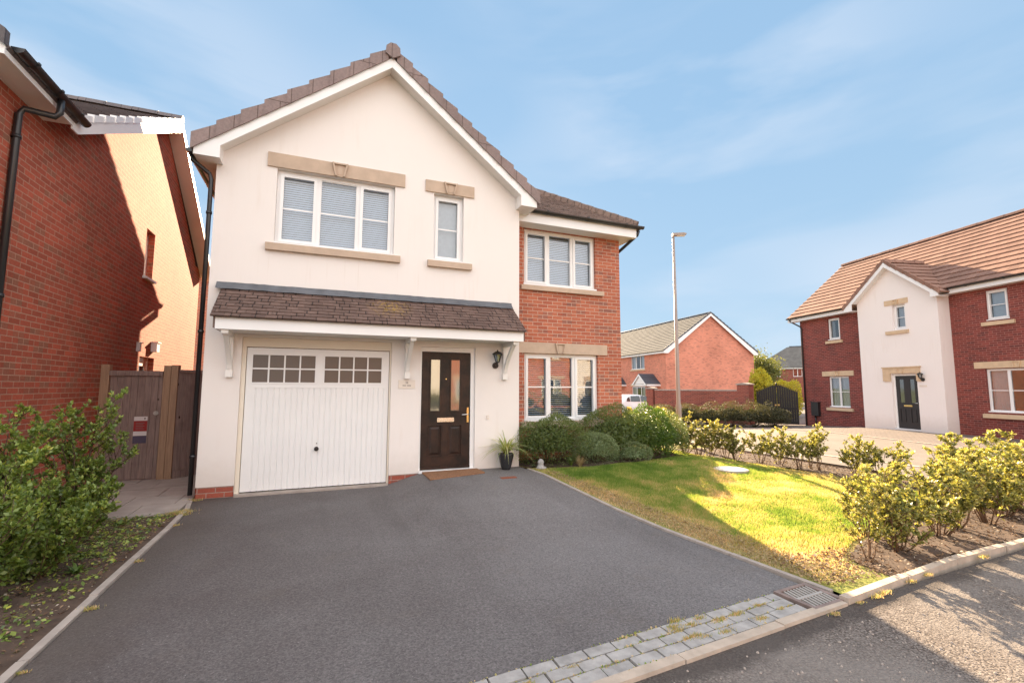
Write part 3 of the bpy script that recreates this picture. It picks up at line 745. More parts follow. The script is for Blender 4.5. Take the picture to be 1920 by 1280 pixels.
# roof over the front gable
mb = MB(); Y0 = 7.745
gz = lambda x: AZ - SL*abs(x-AX)
courses(mb, (-1.87, 11.6, gz(-1.87)), (-1.87, Y0, gz(-1.87)), (AX, Y0, AZ), (AX, 11.6, AZ), .345, .03)
courses(mb, (3.69, Y0, gz(3.69)), (3.69, 11.6, gz(3.69)), (AX, 11.6, AZ), (AX, Y0, AZ), .345, .03)
roofm = mb.build('gable_roof', 'tile_main', hm)
def verge(root, xa, za, xb, zb, y, n, mt, hgt=.185, wd=.07, frm=W0):
    """stepped verge tiles from eave (xa,za) to apex (xb,zb); frm maps x,y"""
    mb = MB()
    for i in range(n):
        t0, t1 = i/n, (i+1)/n
        x0, z0 = xa+(xb-xa)*t0, za+(zb-za)*t0; x1, z1 = xa+(xb-xa)*t1, za+(zb-za)*t1
        ov = .018; P = frm.P
        h0, h1 = hgt+.045, hgt-.006
        c = [P(x0, y-ov, z0-.018), P(x1, y, z1-.006), P(x1, y+wd, z1-.006), P(x0, y+wd, z0+.006),
             P(x0, y-ov, z0+h0), P(x1, y, z1+h1), P(x1, y+wd, z1+h1), P(x0, y+wd, z0+h0)]
        mb.hexa(c)
    return mb.build('verge_tiles', mt, root, bevel=.006)
verge(hm, -1.885, gz(-1.885)-.002, AX-.07, gz(AX-.07), Y0-.035, 9, 'tile_main')
verge(hm, 3.70, gz(3.70)-.002, AX+.07, gz(AX+.07), Y0-.035, 10, 'tile_main')
def ridge(mb, P0, P1, r=.12, seg=.45, drop=.04, up_=(0, 0, 1)):
    P0, P1 = Vector(P0), Vector(P1); L = (P1-P0).length; t = (P1-P0)/L; k = max(1, int(L/seg)); q = t.cross(Vector(up_)).normalized(); u = q.cross(t)
    for i in range(k):
        a = P0+t*(L*i/k+.004); b = P0+t*(L*(i+1)/k-.004)
        pr = [q*r-u*drop, q*r*.62+u*r*.48, u*r*.78, -q*r*.62+u*r*.48, -q*r-u*drop]
        lift = u*(.006 if i % 2 else 0)
        A = [a+p+lift for p in pr]; B = [b+p+lift for p in pr]
        for j in range(4): mb.poly([A[j], A[j+1], B[j+1], B[j]])
        mb.poly(A); mb.poly(B[::-1])
mb = MB(); ridge(mb, (AX, Y0-.04, AZ+.12), (AX, 11.5, AZ+.12), .125, drop=.09)
# angular block end facing the drive
mb.prism(W0, [(AX-.125, AZ+.03), (AX-.115, AZ+.16), (AX-.045, AZ+.225), (AX+.045, AZ+.225), (AX+.115, AZ+.16), (AX+.125, AZ+.03), (AX, AZ-.04)], Y0-.075, Y0-.04)
mb.build('ridge_tiles', 'tile_main', hm, bevel=.006)
# bargeboards with boxed ends
Lb = lambda x: 7.045-SL*abs(x-AX)
mb = MB()
mb.prism(W0, [(-1.85, 4.955), (-1.52, 4.955), (-1.52, Lb(-1.52)), (AX, Lb(AX)), (AX, Lb(AX)+.172), (-1.85, Lb(-1.85)+.172)][::1], Y0-.012, Y0+.012)
mb.prism(W0, [(3.33, 4.975), (3.65, 4.975), (3.65, Lb(3.65)+.172), (AX+.0005, Lb(AX)+.172), (AX+.0005, Lb(AX)), (3.33, Lb(3.33))], Y0-.012, Y0+.012)
# lower moulding strip
mb.build('bargeboard', 'upvc', hm, bevel=.004)
mb = MB()
y1, y2 = Y0+.013, 7.999
for xa, xb in ((-1.52, AX), (AX, 3.33)):
    mb.poly([(xa, y1, Lb(xa)+.035), (xb, y1, Lb(xb)+.035), (xb, y2, Lb(xb)+.035), (xa, y2, Lb(xa)+.035)])
mb.poly([(-1.85, y1, 4.96), (-1.52, y1, 4.96), (-1.52, y2, 4.96), (-1.85, y2, 4.96)]); mb.poly([(-1.85, y2, 4.96), (-1.601, y2, 4.96), (-1.601, 16.3, 4.96), (-1.85, 16.3, 4.96)])
mb.poly([(3.33, y1, 4.98), (3.65, y1, 4.98), (3.65, 8.2, 4.98), (3.33, 8.2, 4.98)])
mb.poly([(-1.52, y1, 4.96), (-1.52, y2, 4.96), (-1.52, y2, Lb(-1.52)+.035), (-1.52, y1, Lb(-1.52)+.035)])
mb.poly([(3.33, y1, 4.98), (3.33, y2, 4.98), (3.33, y2, Lb(3.33)+.035), (3.33, y1, Lb(3.33)+.035)])
mb.poly([(3.65, y1, 4.98), (3.65, 8.2, 4.98), (3.65, 8.2, 5.10), (3.65, y1, 5.10)])
mb.poly([(-1.85, y1, 4.96), (-1.85, 16.6, 4.96), (-1.85, 16.6, 5.10), (-1.85, y1, 5.10)])
mb.build('soffit', 'upvc_soffit', hm)
# main roof
RZ = 7.95; RY = 12.4; EY = 8.2; EZ = 5.12; sm = (RZ-EZ)/(RY-EY)
mb = MB()
plain_tiles(mb, (3.25, EY, EZ), (6.35, EY, EZ), (3.25, EY+3.1, EZ+3.1*sm), (3.25, EY+3.1, EZ+3.1*sm), .105, .165, .012, rng)
mb.build('wing_roof', 'tile_wing', hm)
mb = MB()
courses(mb, (-1.87, EY+.3, EZ+.3*sm), (3.25, EY+.3, EZ+.3*sm), (2.35, RY, RZ), (-1.87, RY, RZ), .345, .03)
courses(mb, (6.35, EY, EZ), (6.35, 2*RY-EY, EZ), (2.35, RY, RZ), (2.35, RY, RZ), .1, .012)
courses(mb, (6.35, 2*RY-EY, EZ), (-1.87, 2*RY-EY, EZ), (-1.87, RY, RZ), (2.35, RY, RZ), .345, .03)
mb.build('main_roof', 'tile_wing', hm)
mb = MB(); ridge(mb, (6.33, EY+.02, EZ+.05), (2.35, RY, RZ+.05), .10, .16, .06); ridge(mb, (6.33, 2*RY-EY, EZ+.05), (2.35, RY, RZ+.05), .10, .3, .06); ridge(mb, (-1.87, RY, RZ+.06), (2.35, RY, RZ+.06), .12)
mb.build('hip_tiles', 'tile_wing', hm)
mb = MB(); mb.box(W0, 3.401, 6.28, 8.205, 8.225, 4.86, 5.06); mb.box(W0, 6.26, 6.28, 8.226, 16.6, 4.86, 5.06); mb.box(W0, -1.86, 6.28, 16.58, 16.6, 4.86, 5.06)
mb.build('fascia', 'upvc', hm, bevel=.004)
mb = MB(); mb.poly([(3.40, 8.226, 4.868), (6.262, 8.226, 4.868), (6.262, 8.55, 4.868), (3.40, 8.55, 4.868)]); mb.poly([(6.06, 8.55, 4.868), (6.262, 8.55, 4.868), (6.262, 16.6, 4.868), (6.06, 16.6, 4.868)])
mb.build('wing_soffit', 'upvc_soffit', hm)
gutter(hm, (3.60, 8.145, 5.10), (6.42, 8.145, 5.10), .055, .8)
gutter(hm, (6.36, 8.15, 5.10), (6.36, 16.6, 5.10), .055)
gutter(hm, (-1.915, 7.80, 5.06), (-1.915, 16.6, 5.06), .055)
downpipe(hm, [(6.34, 8.2, 5.03), (6.33, 8.24, 4.94), (6.12, 8.75, 4.62), (6.115, 8.8, 4.5), (6.115, 8.8, 0)], .034)
downpipe(hm, [(-1.915, 7.93, 5.02), (-1.905, 7.935, 4.95), (-1.69, 8.02, 4.80), (-1.665, 8.03, 4.72), (-1.665, 8.03, .06)], .031, clips=[(-1.665, 8.03, 4.2), (-1.665, 8.03, 2.4), (-1.665, 8.03, .6)])
# windows
window(hm, F8, -.773, 1.060, 3.833, 5.052, .085, (.335, .678), (.5,), 'slats', slat_gap=.0375, slat_tilt=62, open_sash=(0, 2), label='three-light window under the gable with closed blinds')
lintel(hm, F8, -.915, 1.225, 5.062, 5.29); sill(hm, F8, -.885, 1.17, 3.71, 3.83)
window(hm, F8, 1.744, 2.293, 3.825, 5.052, .085, (), (.5,), 'roller', open_sash=(0,), label='narrow single-light window above the front door')
lintel(hm, F8, 1.585, 2.487, 5.066, 5.275); sill(hm, F8, 1.645, 2.446, 3.705, 3.822)
window(hm, FW, 3.742, 5.438, 3.684, 4.858, .06, (.335, .675), (.5,), 'slats', slat_gap=.0375, slat_tilt=60, open_sash=(0, 2), label='upper window of the brick wing, just under the eaves')
sill(hm, FW, 3.66, 5.61, 3.57, 3.675)
window(hm, FW, 3.752, 5.466, .932, 2.281, .06, (.335, .675), (.5,), 'slats', slat_gap=.043, slat_tilt=24, open_sash=(0, 2), gl='glass_mirror', label='lower window of the brick wing behind the bushes, blinds half open')
lintel(hm, FW, 3.405, 5.69, 2.285, 2.505); sill(hm, FW, 3.66, 5.56, .80, .925)
# garage door
mb = MB(); mb.box(F8, -1.118, -1.062, .035, .10, .03, 2.20); mb.box(F8, 1.055, 1.078, .035, .10, .03, 2.20); mb.box(F8, -1.118, 1.078, .035, .10, 2.20, 2.343)
fr_g = mb.build('garage_frame', 'cream_timber', hm, bevel=.004)
gd = MB(); a0, a1 = -1.055, 1.048; d_ = .062
# ribbed lower field: pressed vertical ribs
zb, zt = .045, 1.575; x = -.985; gd.box(F8, a0, -.985, d_, d_+.03, zb, 2.19); gd.box(F8, .978, a1, d_, d_+.03, zb, 2.19)
nr = 24; pw = (.978+.985)/nr
for i in range(nr):
    x0 = -.985+i*pw; P = F8.P; g_ = .009
    for (xa, da, xb, db) in ((x0, d_+.002, x0+pw-.024, d_+.002), (x0+pw-.024, d_+.002, x0+pw-.016, d_+g_+.004), (x0+pw-.016, d_+g_+.004, x0+pw-.008, d_+g_+.004), (x0+pw-.008, d_+g_+.004, x0+pw, d_+.002)):
        gd.poly([P(xa, da, zb), P(xb, db, zb), P(xb, db, zt), P(xa, da, zt)])
gd.box(F8, -.985, .978, d_-.003, d_+.03, zt, 1.60); gd.box(F8, -.985, .978, d_-.001, d_+.03, 2.125, 2.19); gd.box(F8, -.055, .006, d_-.002, d_+.03, 1.60, 2.125)
wins = ((-.973, -.095), (.046, .927))
for (wa, wb), (pa, pb_) in zip(wins, ((-.985, -.055), (.006, .978))):
    gd.box(F8, pa, wa, d_+.004, d_+.03, 1.60, 2.125); gd.box(F8, wb, pb_, d_+.004, d_+.03, 1.60, 2.125)
    gd.box(F8, wa, wb, d_+.004, d_+.03, 1.60, 1.663); gd.box(F8, wa, wb, d_+.004, d_+.03, 2.082, 2.125)
    # raised surround
    e = .022
    gd.box(F8, wa-e, wa, d_-.006, d_+.004, 1.663-e, 2.082+e); gd.box(F8, wb, wb+e, d_-.006, d_+.004, 1.663-e, 2.082+e)
    gd.box(F8, wa, wb, d_-.006, d_+.004, 1.663-e, 1.663); gd.box(F8, wa, wb, d_-.006, d_+.004, 2.082, 2.082+e)
    for k in range(1, 4):
        c = wa+(wb-wa)*k/4; gd.box(F8, c-.011, c+.011, d_, d_+.02, 1.663, 2.082)
    for k in range(4):
        l = wa+(wb-wa)*k/4+(.011 if k else 0); r_ = wa+(wb-wa)*(k+1)/4-(.011 if k < 3 else 0); gd.box(F8, l, r_, d_, d_+.02, 1.8615, 1.8835)
    gd.box(F8, wa-e-.02, wb+e+.02, d_-.004, d_+.004, 1.60, 1.606)
gdo = gd.build('garage_door', 'white_gloss', hm)
mb = MB()
for wa, wb in wins: mb.poly([F8.P(wa, d_+.018, 1.663), F8.P(wb, d_+.018, 1.663), F8.P(wb, d_+.018, 2.082), F8.P(wa, d_+.018, 2.082)])
mb.build('pane', 'obscure_glass', gdo)
mb = MB(); c = F8.P(-.028, d_-.01, .63)
mb.tube([c+Vector((0, .012, 0)), c+Vector((0, -.012, 0))], .034, 18); mb.tube([c+Vector((0, -.012, 0)), c+Vector((0, -.04, 0))], .012, 10)
mb.box(F8, -.05, -.006, d_-.062, d_-.042, .618, .642)
mb.build('handle', 'black_metal', gdo, bevel=.003)
mb = MB(); mb.tube([c+Vector((0, .012, .085)), c+Vector((0, -.004, .085))], .008, 10); mb.build('keyhole', 'black_metal', gdo)
mb = MB(); mb.box(F8, -1.11, 1.07, -.06, .09, -.05, .03); mb.build('garage_threshold', 'concrete_edge', hm)
# front door
mb = MB(); mb.box(F8, 1.567, 1.598, .045, .10, .19, 2.288); mb.box(F8, 2.478, 2.548, .045, .10, .19, 2.288); mb.box(F8, 1.598, 2.478, .045, .10, 2.212, 2.288); mb.box(F8, 1.567, 2.548, -.03, .10, .155, .195)
mb.build('door_frame', 'upvc', hm, bevel=.004)
L0, L1, B0, B1 = 1.602, 2.474, .200, 2.208; dd = .068
gl = [(1.765, 1.93, 1.185, 2.075), (2.125, 2.29, 1.185, 2.075)]; pn = [(1.735, 1.96, .42, .93), (2.095, 2.32, .42, .93)]
mb = MB(); wall(mb, F8, L0, L1, B0, B1, gl+pn, d=dd, reveal=.016)
for a, b, c_, e_ in pn:      # moulded raised-and-fielded panels
    i1, i2 = .022, .055
    O = [(a, c_), (b, c_), (b, e_), (a, e_)]; I = [(a+i1, c_+i1), (b-i1, c_+i1), (b-i1, e_-i1), (a+i1, e_-i1)]; K = [(a+i2, c_+i2), (b-i2, c_+i2), (b-i2, e_-i2), (a+i2, e_-i2)]
    for j in range(4):
        k = (j+1) % 4; P = F8.P
        mb.poly([P(O[j][0], dd+.016, O[j][1]), P(O[k][0], dd+.016, O[k][1]), P(I[k][0], dd+.016, I[k][1]), P(I[j][0], dd+.016, I[j][1])])
        mb.poly([P(I[j][0], dd+.016, I[j][1]), P(I[k][0], dd+.016, I[k][1]), P(K[k][0], dd+.003, K[k][1]), P(K[j][0], dd+.003, K[j][1])])
    mb.poly([F8.P(K[j][0], dd+.003, K[j][1]) for j in range(4)])
for a, b, c_, e_ in gl:
    e = .025
    for q in ((a-e, a, c_-e, e_+e), (b, b+e, c_-e, e_+e), (a, b, c_-e, c_), (a, b, e_, e_+e)): mb.box(F8, q[0], q[1], dd-.009, dd, q[2], q[3])
for a, b, c_, e_ in pn:
    e = .012
    for q in ((a-e, a, c_-e, e_+e), (b, b+e, c_-e, e_+e), (a, b, c_-e, c_), (a, b, e_, e_+e)): mb.box(F8, q[0], q[1], dd-.006, dd, q[2], q[3])
mb.box(F8, L0, L1, dd-.022, dd, B0, B0+.035)
fd = mb.build('front_door', 'door_dark', hm)
mb = MB()
for a, b, c_, e_ in gl: mb.poly([F8.P(a, dd+.014, c_), F8.P(b, dd+.014, c_), F8.P(b, dd+.014, e_), F8.P(a, dd+.014, e_)])
mb.build('pane', 'door_glass', fd)
mb = MB(); mb.box(F8, 1.885, 2.185, dd-.014, dd, .995, 1.068); mb.box(F8, 1.90, 2.17, dd-.022, dd-.014, 1.005, 1.045); mb.build('letterbox', 'chrome', fd, bevel=.005)
mb = MB(); mb.box(F8, 2.418, 2.452, dd-.012, dd, .98, 1.24); mb.build('handle_plate', 'brass', fd, bevel=.004)
mb = MB(); mb.tube([F8.P(2.435, dd-.01, 1.12), F8.P(2.435, dd-.055, 1.12), F8.P(2.40, dd-.062, 1.12), F8.P(2.31, dd-.058, 1.115)], .009, 8); mb.build('handle', 'chrome', fd)
mb = MB(); c = F8.P(2.035, dd-.004, 1.74); mb.tube([c, c+Vector((0, -.006, 0))], .010, 10); mb.build('spyhole', 'brass', fd)
# canopy
cp_y0, cp_y1, cp_z0, cp_z1 = 7.33, 7.985, 2.545, 3.055
mb = MB(); plain_tiles(mb, (-1.43, cp_y0, cp_z0), (3.255, cp_y0, cp_z0), (3.255, cp_y1, cp_z1), (-1.43, cp_y1, cp_z1), .092, .165, .012, rng)
canopy = mb.build('canopy', 'tile_porch', hm)
mb = MB(); mb.box(W0, -1.375, 3.225, 7.385, 7.41, 2.385, 2.556)
mb.build('fascia', 'upvc', canopy, bevel=.004)
mb = MB(); mb.box(W0, -1.373, 3.223, 7.411, 7.998, 2.392, 2.404)
mb.build('soffit', 'upvc_soffit', canopy)
mb = MB()
for xx in (-1.40, 3.228):
    mb = MB(); mb.prism(W0, [(7.388, 2.40), (7.995, 2.40), (7.995, 3.04), (7.388, 2.57)], xx, xx+.022, 'dz'); mb.build('end_board', 'tile_porch', canopy)
mb = MB(); K = 60; rg = random.Random(7); prev = None
for i in range(K+1):
    x = -1.50+(3.24+1.50)*i/K; w1 = rg.uniform(-.006, .006); w2 = rg.uniform(-.008, .008)
    ring = [Vector((x, 7.985, 3.158+w2*.4)), Vector((x, 7.978, 3.128)), Vector((x, 7.955+w1, 3.095)), Vector((x, 7.915+w1, 3.060+w2*.6)), Vector((x, 7.90+w1, 3.045+w2*.6))]
    if prev:
        for j in range(4): mb.poly([prev[j], ring[j], ring[j+1], prev[j+1]][::-1], smooth=True)
    prev = ring
mb.build('lead_flashing', 'lead', canopy)
for bx in (-1.262, 1.335, 3.10):
    mb = MB(); mb.box(W0, bx-.035, bx+.035, 7.94, 7.998, 1.80, 2.39); mb.box(W0, bx-.045, bx+.045, 7.925, 7.999, 1.735, 1.835)
    mb.box(W0, bx-.035, bx+.035, 7.44, 7.938, 2.325, 2.391); mb.box(W0, bx-.045, bx+.045, 7.425, 7.50, 2.338, 2.3915)
    # curved brace
    pts = []; K = 10
    for i in range(K+1):
        t = i/K; y = 7.945-.41*t**1.25; z = 1.86+.475*(t**.85)
        pts.append((y, z))
    for i in range(K):
        (ya, za), (yb, zb_) = pts[i], pts[i+1]; nx, nz = -(zb_-za), (yb-ya); l = math.hypot(nx, nz); nx, nz = nx/l*.027, nz/l*.027
        x0, x1 = bx-.030, bx+.030
        mb.hexa([Vector((x0, ya-nx, za-nz)), Vector((x1, ya-nx, za-nz)), Vector((x1, yb-nx, zb_-nz)), Vector((x0, yb-nx, zb_-nz)), Vector((x0, ya+nx, za+nz)), Vector((x1, ya+nx, za+nz)), Vector((x1, yb+nx, zb_+nz)), Vector((x0, yb+nx, zb_+nz))])
    mb.build('bracket', 'painted_timber', canopy)
# small fixings
mb = MB(); mb.box(F8, 1.20, 1.48, -.012, -.001, 1.575, 1.715); sg = mb.build('house_sign', 'plaster_sign', None, base=(1.34, 7.99, 1.64), bevel=.006)
tag(sg, 'small pale house number plaque on the wall between garage and front door', 'sign')
def text(body, size, loc, rot, mt, name, parent, align='CENTER', ext=.0008):
    cu = bpy.data.curves.new(name, 'FONT'); cu.body = body; cu.size = size; cu.align_x = align; cu.align_y = 'CENTER'; cu.extrude = ext
    cu.materials.append(MATS[mt]); o = bpy.data.objects.new(name, cu); COL.objects.link(o); o.rotation_euler = rot
    bpy.context.view_layer.update(); me = bpy.data.meshes.new_from_object(o.evaluated_get(bpy.context.evaluated_depsgraph_get())); me.materials.clear(); me.materials.append(MATS[mt])
    bpy.data.objects.remove(o); o = bpy.data.objects.new(name, me); COL.objects.link(o); o.rotation_euler = rot; o['_b'] = (0, 0, 0)
    o.parent = parent; o.location = Vector(loc)-Vector(parent['_b'])
    return o
text('26', .048, (1.34, 7.985, 1.668), (R(90), 0, 0), 'ink', 'number', sg)
mb = MB()
for k, (a, b) in enumerate(((1.27, 1.33), (1.345, 1.41))): mb.box(F8, a, b, -.0135, -.0125, 1.615, 1.628)
mb.build('lettering', 'ink', sg)
mb = MB(); mb.box(F8, 2.765, 2.81, -.018, -.001, 1.03, 1.10); db = mb.build('doorbell', 'plaster_sign', None, base=(2.787, 7.98, 1.06), bevel=.006); tag(db, 'small cream doorbell push on the render right of the front door', 'doorbell')
mb = MB(); c = F8.P(2.787, -.018, 1.065); mb.tube([c, c+Vector((0, -.005, 0))], .010, 10); mb.build('button', 'upvc', db)
# wall lantern
def lantern(fr, a, z, label, sc=1.):
    b = fr.P(a, 0, z); t = thing('wall_lantern', label, 'wall lamp', b)
    n_ = -fr.D; S_ = fr.S
    mb = MB(); mb.tube([b-n_*-.001, b+n_*.03], .056*sc, 20); mb.build('wall_plate', 'black_metal', t)
    mb = MB(); mb.tube([b+n_*.03, b+n_*.07+Vector((0, 0, -.012)), b+n_*.12+Vector((0, 0, .0)), b+n_*.13+Vector((0, 0, .05))], .011, 8); mb.build('arm', 'black_metal', t)
    c = b+n_*.13
    mb = MB(); mb.lathe(c, [(.0, .04), (.032, .045), (.036, .06), (.0, .065)], 12)
    for k in range(6):
        an = math.pi*2*k/6; p0 = c+Vector((math.cos(an)*.034, math.sin(an)*.034, .06)); p1 = c+Vector((math.cos(an)*.078, math.sin(an)*.078, .195)); mb.tube([p0, p1], .0055, 6)
    mb.lathe(c, [(.092, .190), (.100, .196), (.085, .215), (.045, .245), (.014, .252), (.010, .275), (.0, .28)], 18); mb.lathe(c, [(.0, .192), (.092, .190)], 18)
    mb.build('cage', 'black_metal', t)
    mb = MB(); mb.lathe(c, [(.030, .062), (.070, .188)], 6, smooth=False); mb.build('pane', 'glass', t)
    mb = MB(); mb.lathe(c, [(.0, .17), (.017, .165), (.019, .10), (.014, .065), (.0, .06)], 10); mb.build('bulb', 'bulb_glass', t)
    return t
lantern(F8, 2.925, 1.99, 'black carriage lantern on the render between the front door and canopy bracket')
# doormat, rust cover, pot
t = MB(); zz = [H(1.65, 7.3)+.012, H(2.6, 7.55)+.012]
c = [Vector((1.63, 7.36, H(1.63, 7.36)+.004)), Vector((2.60, 7.58, H(2.6, 7.58)+.004)), Vector((2.58, 7.95, H(2.58, 7.95)+.004)), Vector((1.62, 7.95, H(1.62, 7.95)+.004))]
t.hexa(c+[p+Vector((0, 0, .022)) for p in c]); o = t.build('doormat', 'coir', None, base=(2.1, 7.7, .15), bevel=.006); tag(o, 'brown coir doormat on the tarmac below the dark front door', 'doormat')
mb = MB(); zc = H(2.85, 7.15); mb.box(Fr(2.86, 7.16, zc), -.13, .13, -.055, .055, -.01, .008); o = mb.build('drain_cover', 'rust_cover', None, base=(2.86, 7.16, zc), bevel=.004); tag(o, 'small rusty red drain cover set in the tarmac near the plant pot', 'drain cover')
zc = H(3.07, 7.84); pp = thing('potted_plant', 'spidery green and cream plant in a dark glazed pot beside the front door', 'plant', (3.07, 7.80, zc))
mb = MB(); mb.lathe((3.07, 7.80, zc), [(.0, .0), (.072, .0), (.095, .06), (.128, .20), (.140, .262), (.143, .275), (.130, .275), (.122, .24), (.0, .235)], 24); mb.build('pot', 'pot_glaze', pp)
mb = MB(); mb.lathe((3.07, 7.80, zc), [(.0, .25), (.122, .25)], 16); mb.build('compost', 'soil', pp)
# ------------------------------------------------------------------ left neighbour
hl = thing('neighbour_house', 'red brick house on the left with a half sunlit gable wall', 'house', (-6.2, 11, 0))
FLS = Fr(-3.4, 0, 0, R(90))
mb = MB()
wall(mb, FLS, 6.33, 15.8, -.2, 4.96, [(11.35, 11.86, 3.82, 4.80), (11.50, 12.38, .0, 2.20)], reveal=.16)
mb.poly([FLS.P(7.47, 0, 4.96), FLS.P(15.8, 0, 4.96), FLS.P(15.3, 0, 4.97), FLS.P(12.05, 0, 7.34)])
mb.poly([(-9.3, 6.33, -.2), (-3.4, 6.33, -.2), (-3.4, 6.33, 5.0), (-6.3, 6.33, 7.2), (-9.3, 6.33, 5.0)])
mb.poly([(-9.3, 15.8, -.2), (-9.3, 6.33, -.2), (-9.3, 6.33, 5.1), (-9.3, 15.8, 5.1)]); mb.poly([(-3.4, 15.8, -.2), (-9.3, 15.8, -.2), (-9.3, 15.8, 5.1), (-3.4, 15.8, 5.1)])
mb.build('brick_wall', 'brick_left', hl)
mb = MB(); ex = -3.10; ez = 5.0
# front wing: ridge along Y, eave on the drive side
courses(mb, (ex, 6.05, ez), (ex, 7.52, ez), (-6.2, 9.5, 7.42), (-6.2, 6.05, 7.42), .345, .03)
courses(mb, (-9.3, 9.5, ez), (-9.3, 6.05, ez), (-6.2, 6.05, 7.42), (-6.2, 9.5, 7.42), .345, .03)
# main part: ridge along X with a gable to the drive
vx = -3.10
courses(mb, (-9.5, 7.50, 5.02), (vx, 7.50, 5.02), (vx, 12.02, 7.50), (-9.5, 12.02, 7.50), .345, .03)
courses(mb, (vx-.008, 16.1, 4.78), (-9.5, 16.1, 4.78), (-9.5, 12.02, 7.50), (vx-.008, 12.02, 7.50), .345, .022)
mb.build('roof', 'tile_left', hl)
mb = MB(); ridge(mb, (vx, 12.02, 7.56), (-9.5, 12.02, 7.56), .11); mb.build('ridge_tiles', 'tile_left', hl)
FV = Fr(vx, 0, 0, R(90))     # s = Y, d = -X
# capped verge, cream plastic, stepped
mb = MB()
def caps(ya, za, yb, zb, n, hgt):
    for i in range(n):
        t0, t1 = i/n, (i+1)/n; P = FV.P
        y0, z0 = ya+(yb-ya)*t0, za+(zb-za)*t0; y1, z1 = ya+(yb-ya)*t1, za+(zb-za)*t1
        c = [P(y0, -.022, z0), P(y1, -.008, z1), P(y1, .06, z1), P(y0, .06, z0), P(y0, -.022, z0+hgt+.03), P(y1, -.008, z1+hgt), P(y1, .06, z1+hgt), P(y0, .06, z0+hgt+.03)]
        mb.hexa(c)
caps(7.60, 5.07, 12.0, 7.46, 13, .085)
mb.build('verge_tiles', 'upvc', hl, bevel=.003)
mb = MB()
mb.prism(FV, [(7.45, 4.90), (7.60, 4.90), (12.02, 7.25), (12.02, 7.47), (7.45, 5.04)], 0, .02)
mb.prism(FV, [(12.021, 7.34), (16.02, 4.67), (16.02, 4.80), (12.021, 7.47)], 0, .02)
mb.build('bargeboard', 'upvc', hl, bevel=.003)
mb = MB()
P = FV.P
mb.poly([P(7.46, .021, 4.96), P(12.02, .021, 7.30), P(12.02, .30, 7.30), P(7.46, .30, 4.96)]); mb.poly([P(12.02, .021, 7.36), P(16.02, .021, 4.69), P(16.02, .30, 4.69), P(12.02, .30, 7.36)])
mb.poly([P(6.06, .03, 4.95), P(7.46, .03, 4.95), P(7.46, .30, 4.95), P(6.06, .30, 4.95)])
mb.poly([(-3.4, 6.052, 5.0), (-6.2, 6.052, 7.17), (-6.2, 6.34, 7.17), (-3.4, 6.34, 5.0)]); mb.build('soffit', 'upvc_soffit', hl)
mb = MB(); mb.prism(FV, [(6.05, 4.94), (7.46, 4.94), (7.46, 5.08), (6.05, 5.08)], .001, .022)
mb.prism(W0, [(-3.10, 4.94), (-3.10, 5.06), (-6.2, 7.46), (-6.2, 7.16), (-3.44, 5.02), (-3.44, 4.94)], 6.03, 6.05)
mb.build('fascia', 'upvc', hl, bevel=.003)
verge(hl, -3.09, 5.035, -6.2, 7.44, 6.0, 9, 'tile_left', hgt=.11)
gutter(hl, (-3.035, 6.10, 5.075), (-3.035, 7.62, 5.075), .058, .5)
downpipe(hl, [(-3.035, 6.98, 5.02), (-3.035, 6.98, 4.86), (-3.07, 6.97, 4.80), (-3.32, 6.90, 4.80), (-3.358, 6.89, 4.72), (-3.358, 6.89, .0)], .036, clips=[(-3.358, 6.89, 4.45), (-3.358, 6.89, 2.6)])
window(hl, FLS, 11.355, 11.855, 3.825, 4.795, .11, (), (), 'net'); sill(hl, FLS, 11.30, 11.92, 3.76, 3.81, mt='upvc')
mb = MB(); mb.box(FLS, 11.505, 11.56, .10, .16, .0, 2.195); mb.box(FLS, 12.32, 12.375, .10, .16, .0, 2.195); mb.box(FLS, 11.56, 12.32, .10, .16, 2.13, 2.195); mb.box(FLS, 11.56, 12.32, .11, .15, .0, 1.05); mb.box(FLS, 11.56, 11.67, .11, .15, 1.05, 2.13); mb.box(FLS, 12.21, 12.32, .11, .15, 1.05, 2.13); mb.box(FLS, 11.67, 12.21, .11, .15, 2.02, 2.13)
sd_ = mb.build('side_door', 'upvc', hl); mb = MB(); mb.poly([FLS.P(11.67, .125, 1.05), FLS.P(12.21, .125, 1.05), FLS.P(12.21, .125, 2.02), FLS.P(11.67, .125, 2.02)]); mb.build('pane', 'glass_mirror', sd_)
mb = MB(); mb.poly([FLS.P(11.4, .5, 0), FLS.P(12.5, .5, 0), FLS.P(12.5, .5, 2.4), FLS.P(11.4, .5, 2.4)]); mb.build('room_behind', 'dark_void', sd_)
mb = MB(); mb.box(FLS, 12.12, 12.30, -.11, -.001, 2.33, 2.52); mb.box(FLS, 12.10, 12.32, -.13, -.001, 2.52, 2.545)
o = mb.build('extractor_cowl', 'upvc', None, base=(-3.35, 12.2, 2.4), bevel=.01); tag(o, 'square white extractor cowl high on the brick wall above the side door', 'vent')
mb = MB(); mb.box(FLS, 11.28, 11.36, -.06, -.001, 2.28, 2.44); mb.prism(FLS, [(11.27, 2.44), (11.37, 2.44), (11.37, 2.46), (11.27, 2.46)], -.09, -.001)
o = mb.build('outside_light', 'sign_white', None, base=(-3.37, 11.3, 2.35), bevel=.006); tag(o, 'small box shaped outside light on the shaded brick beside the extractor cowl', 'wall lamp')
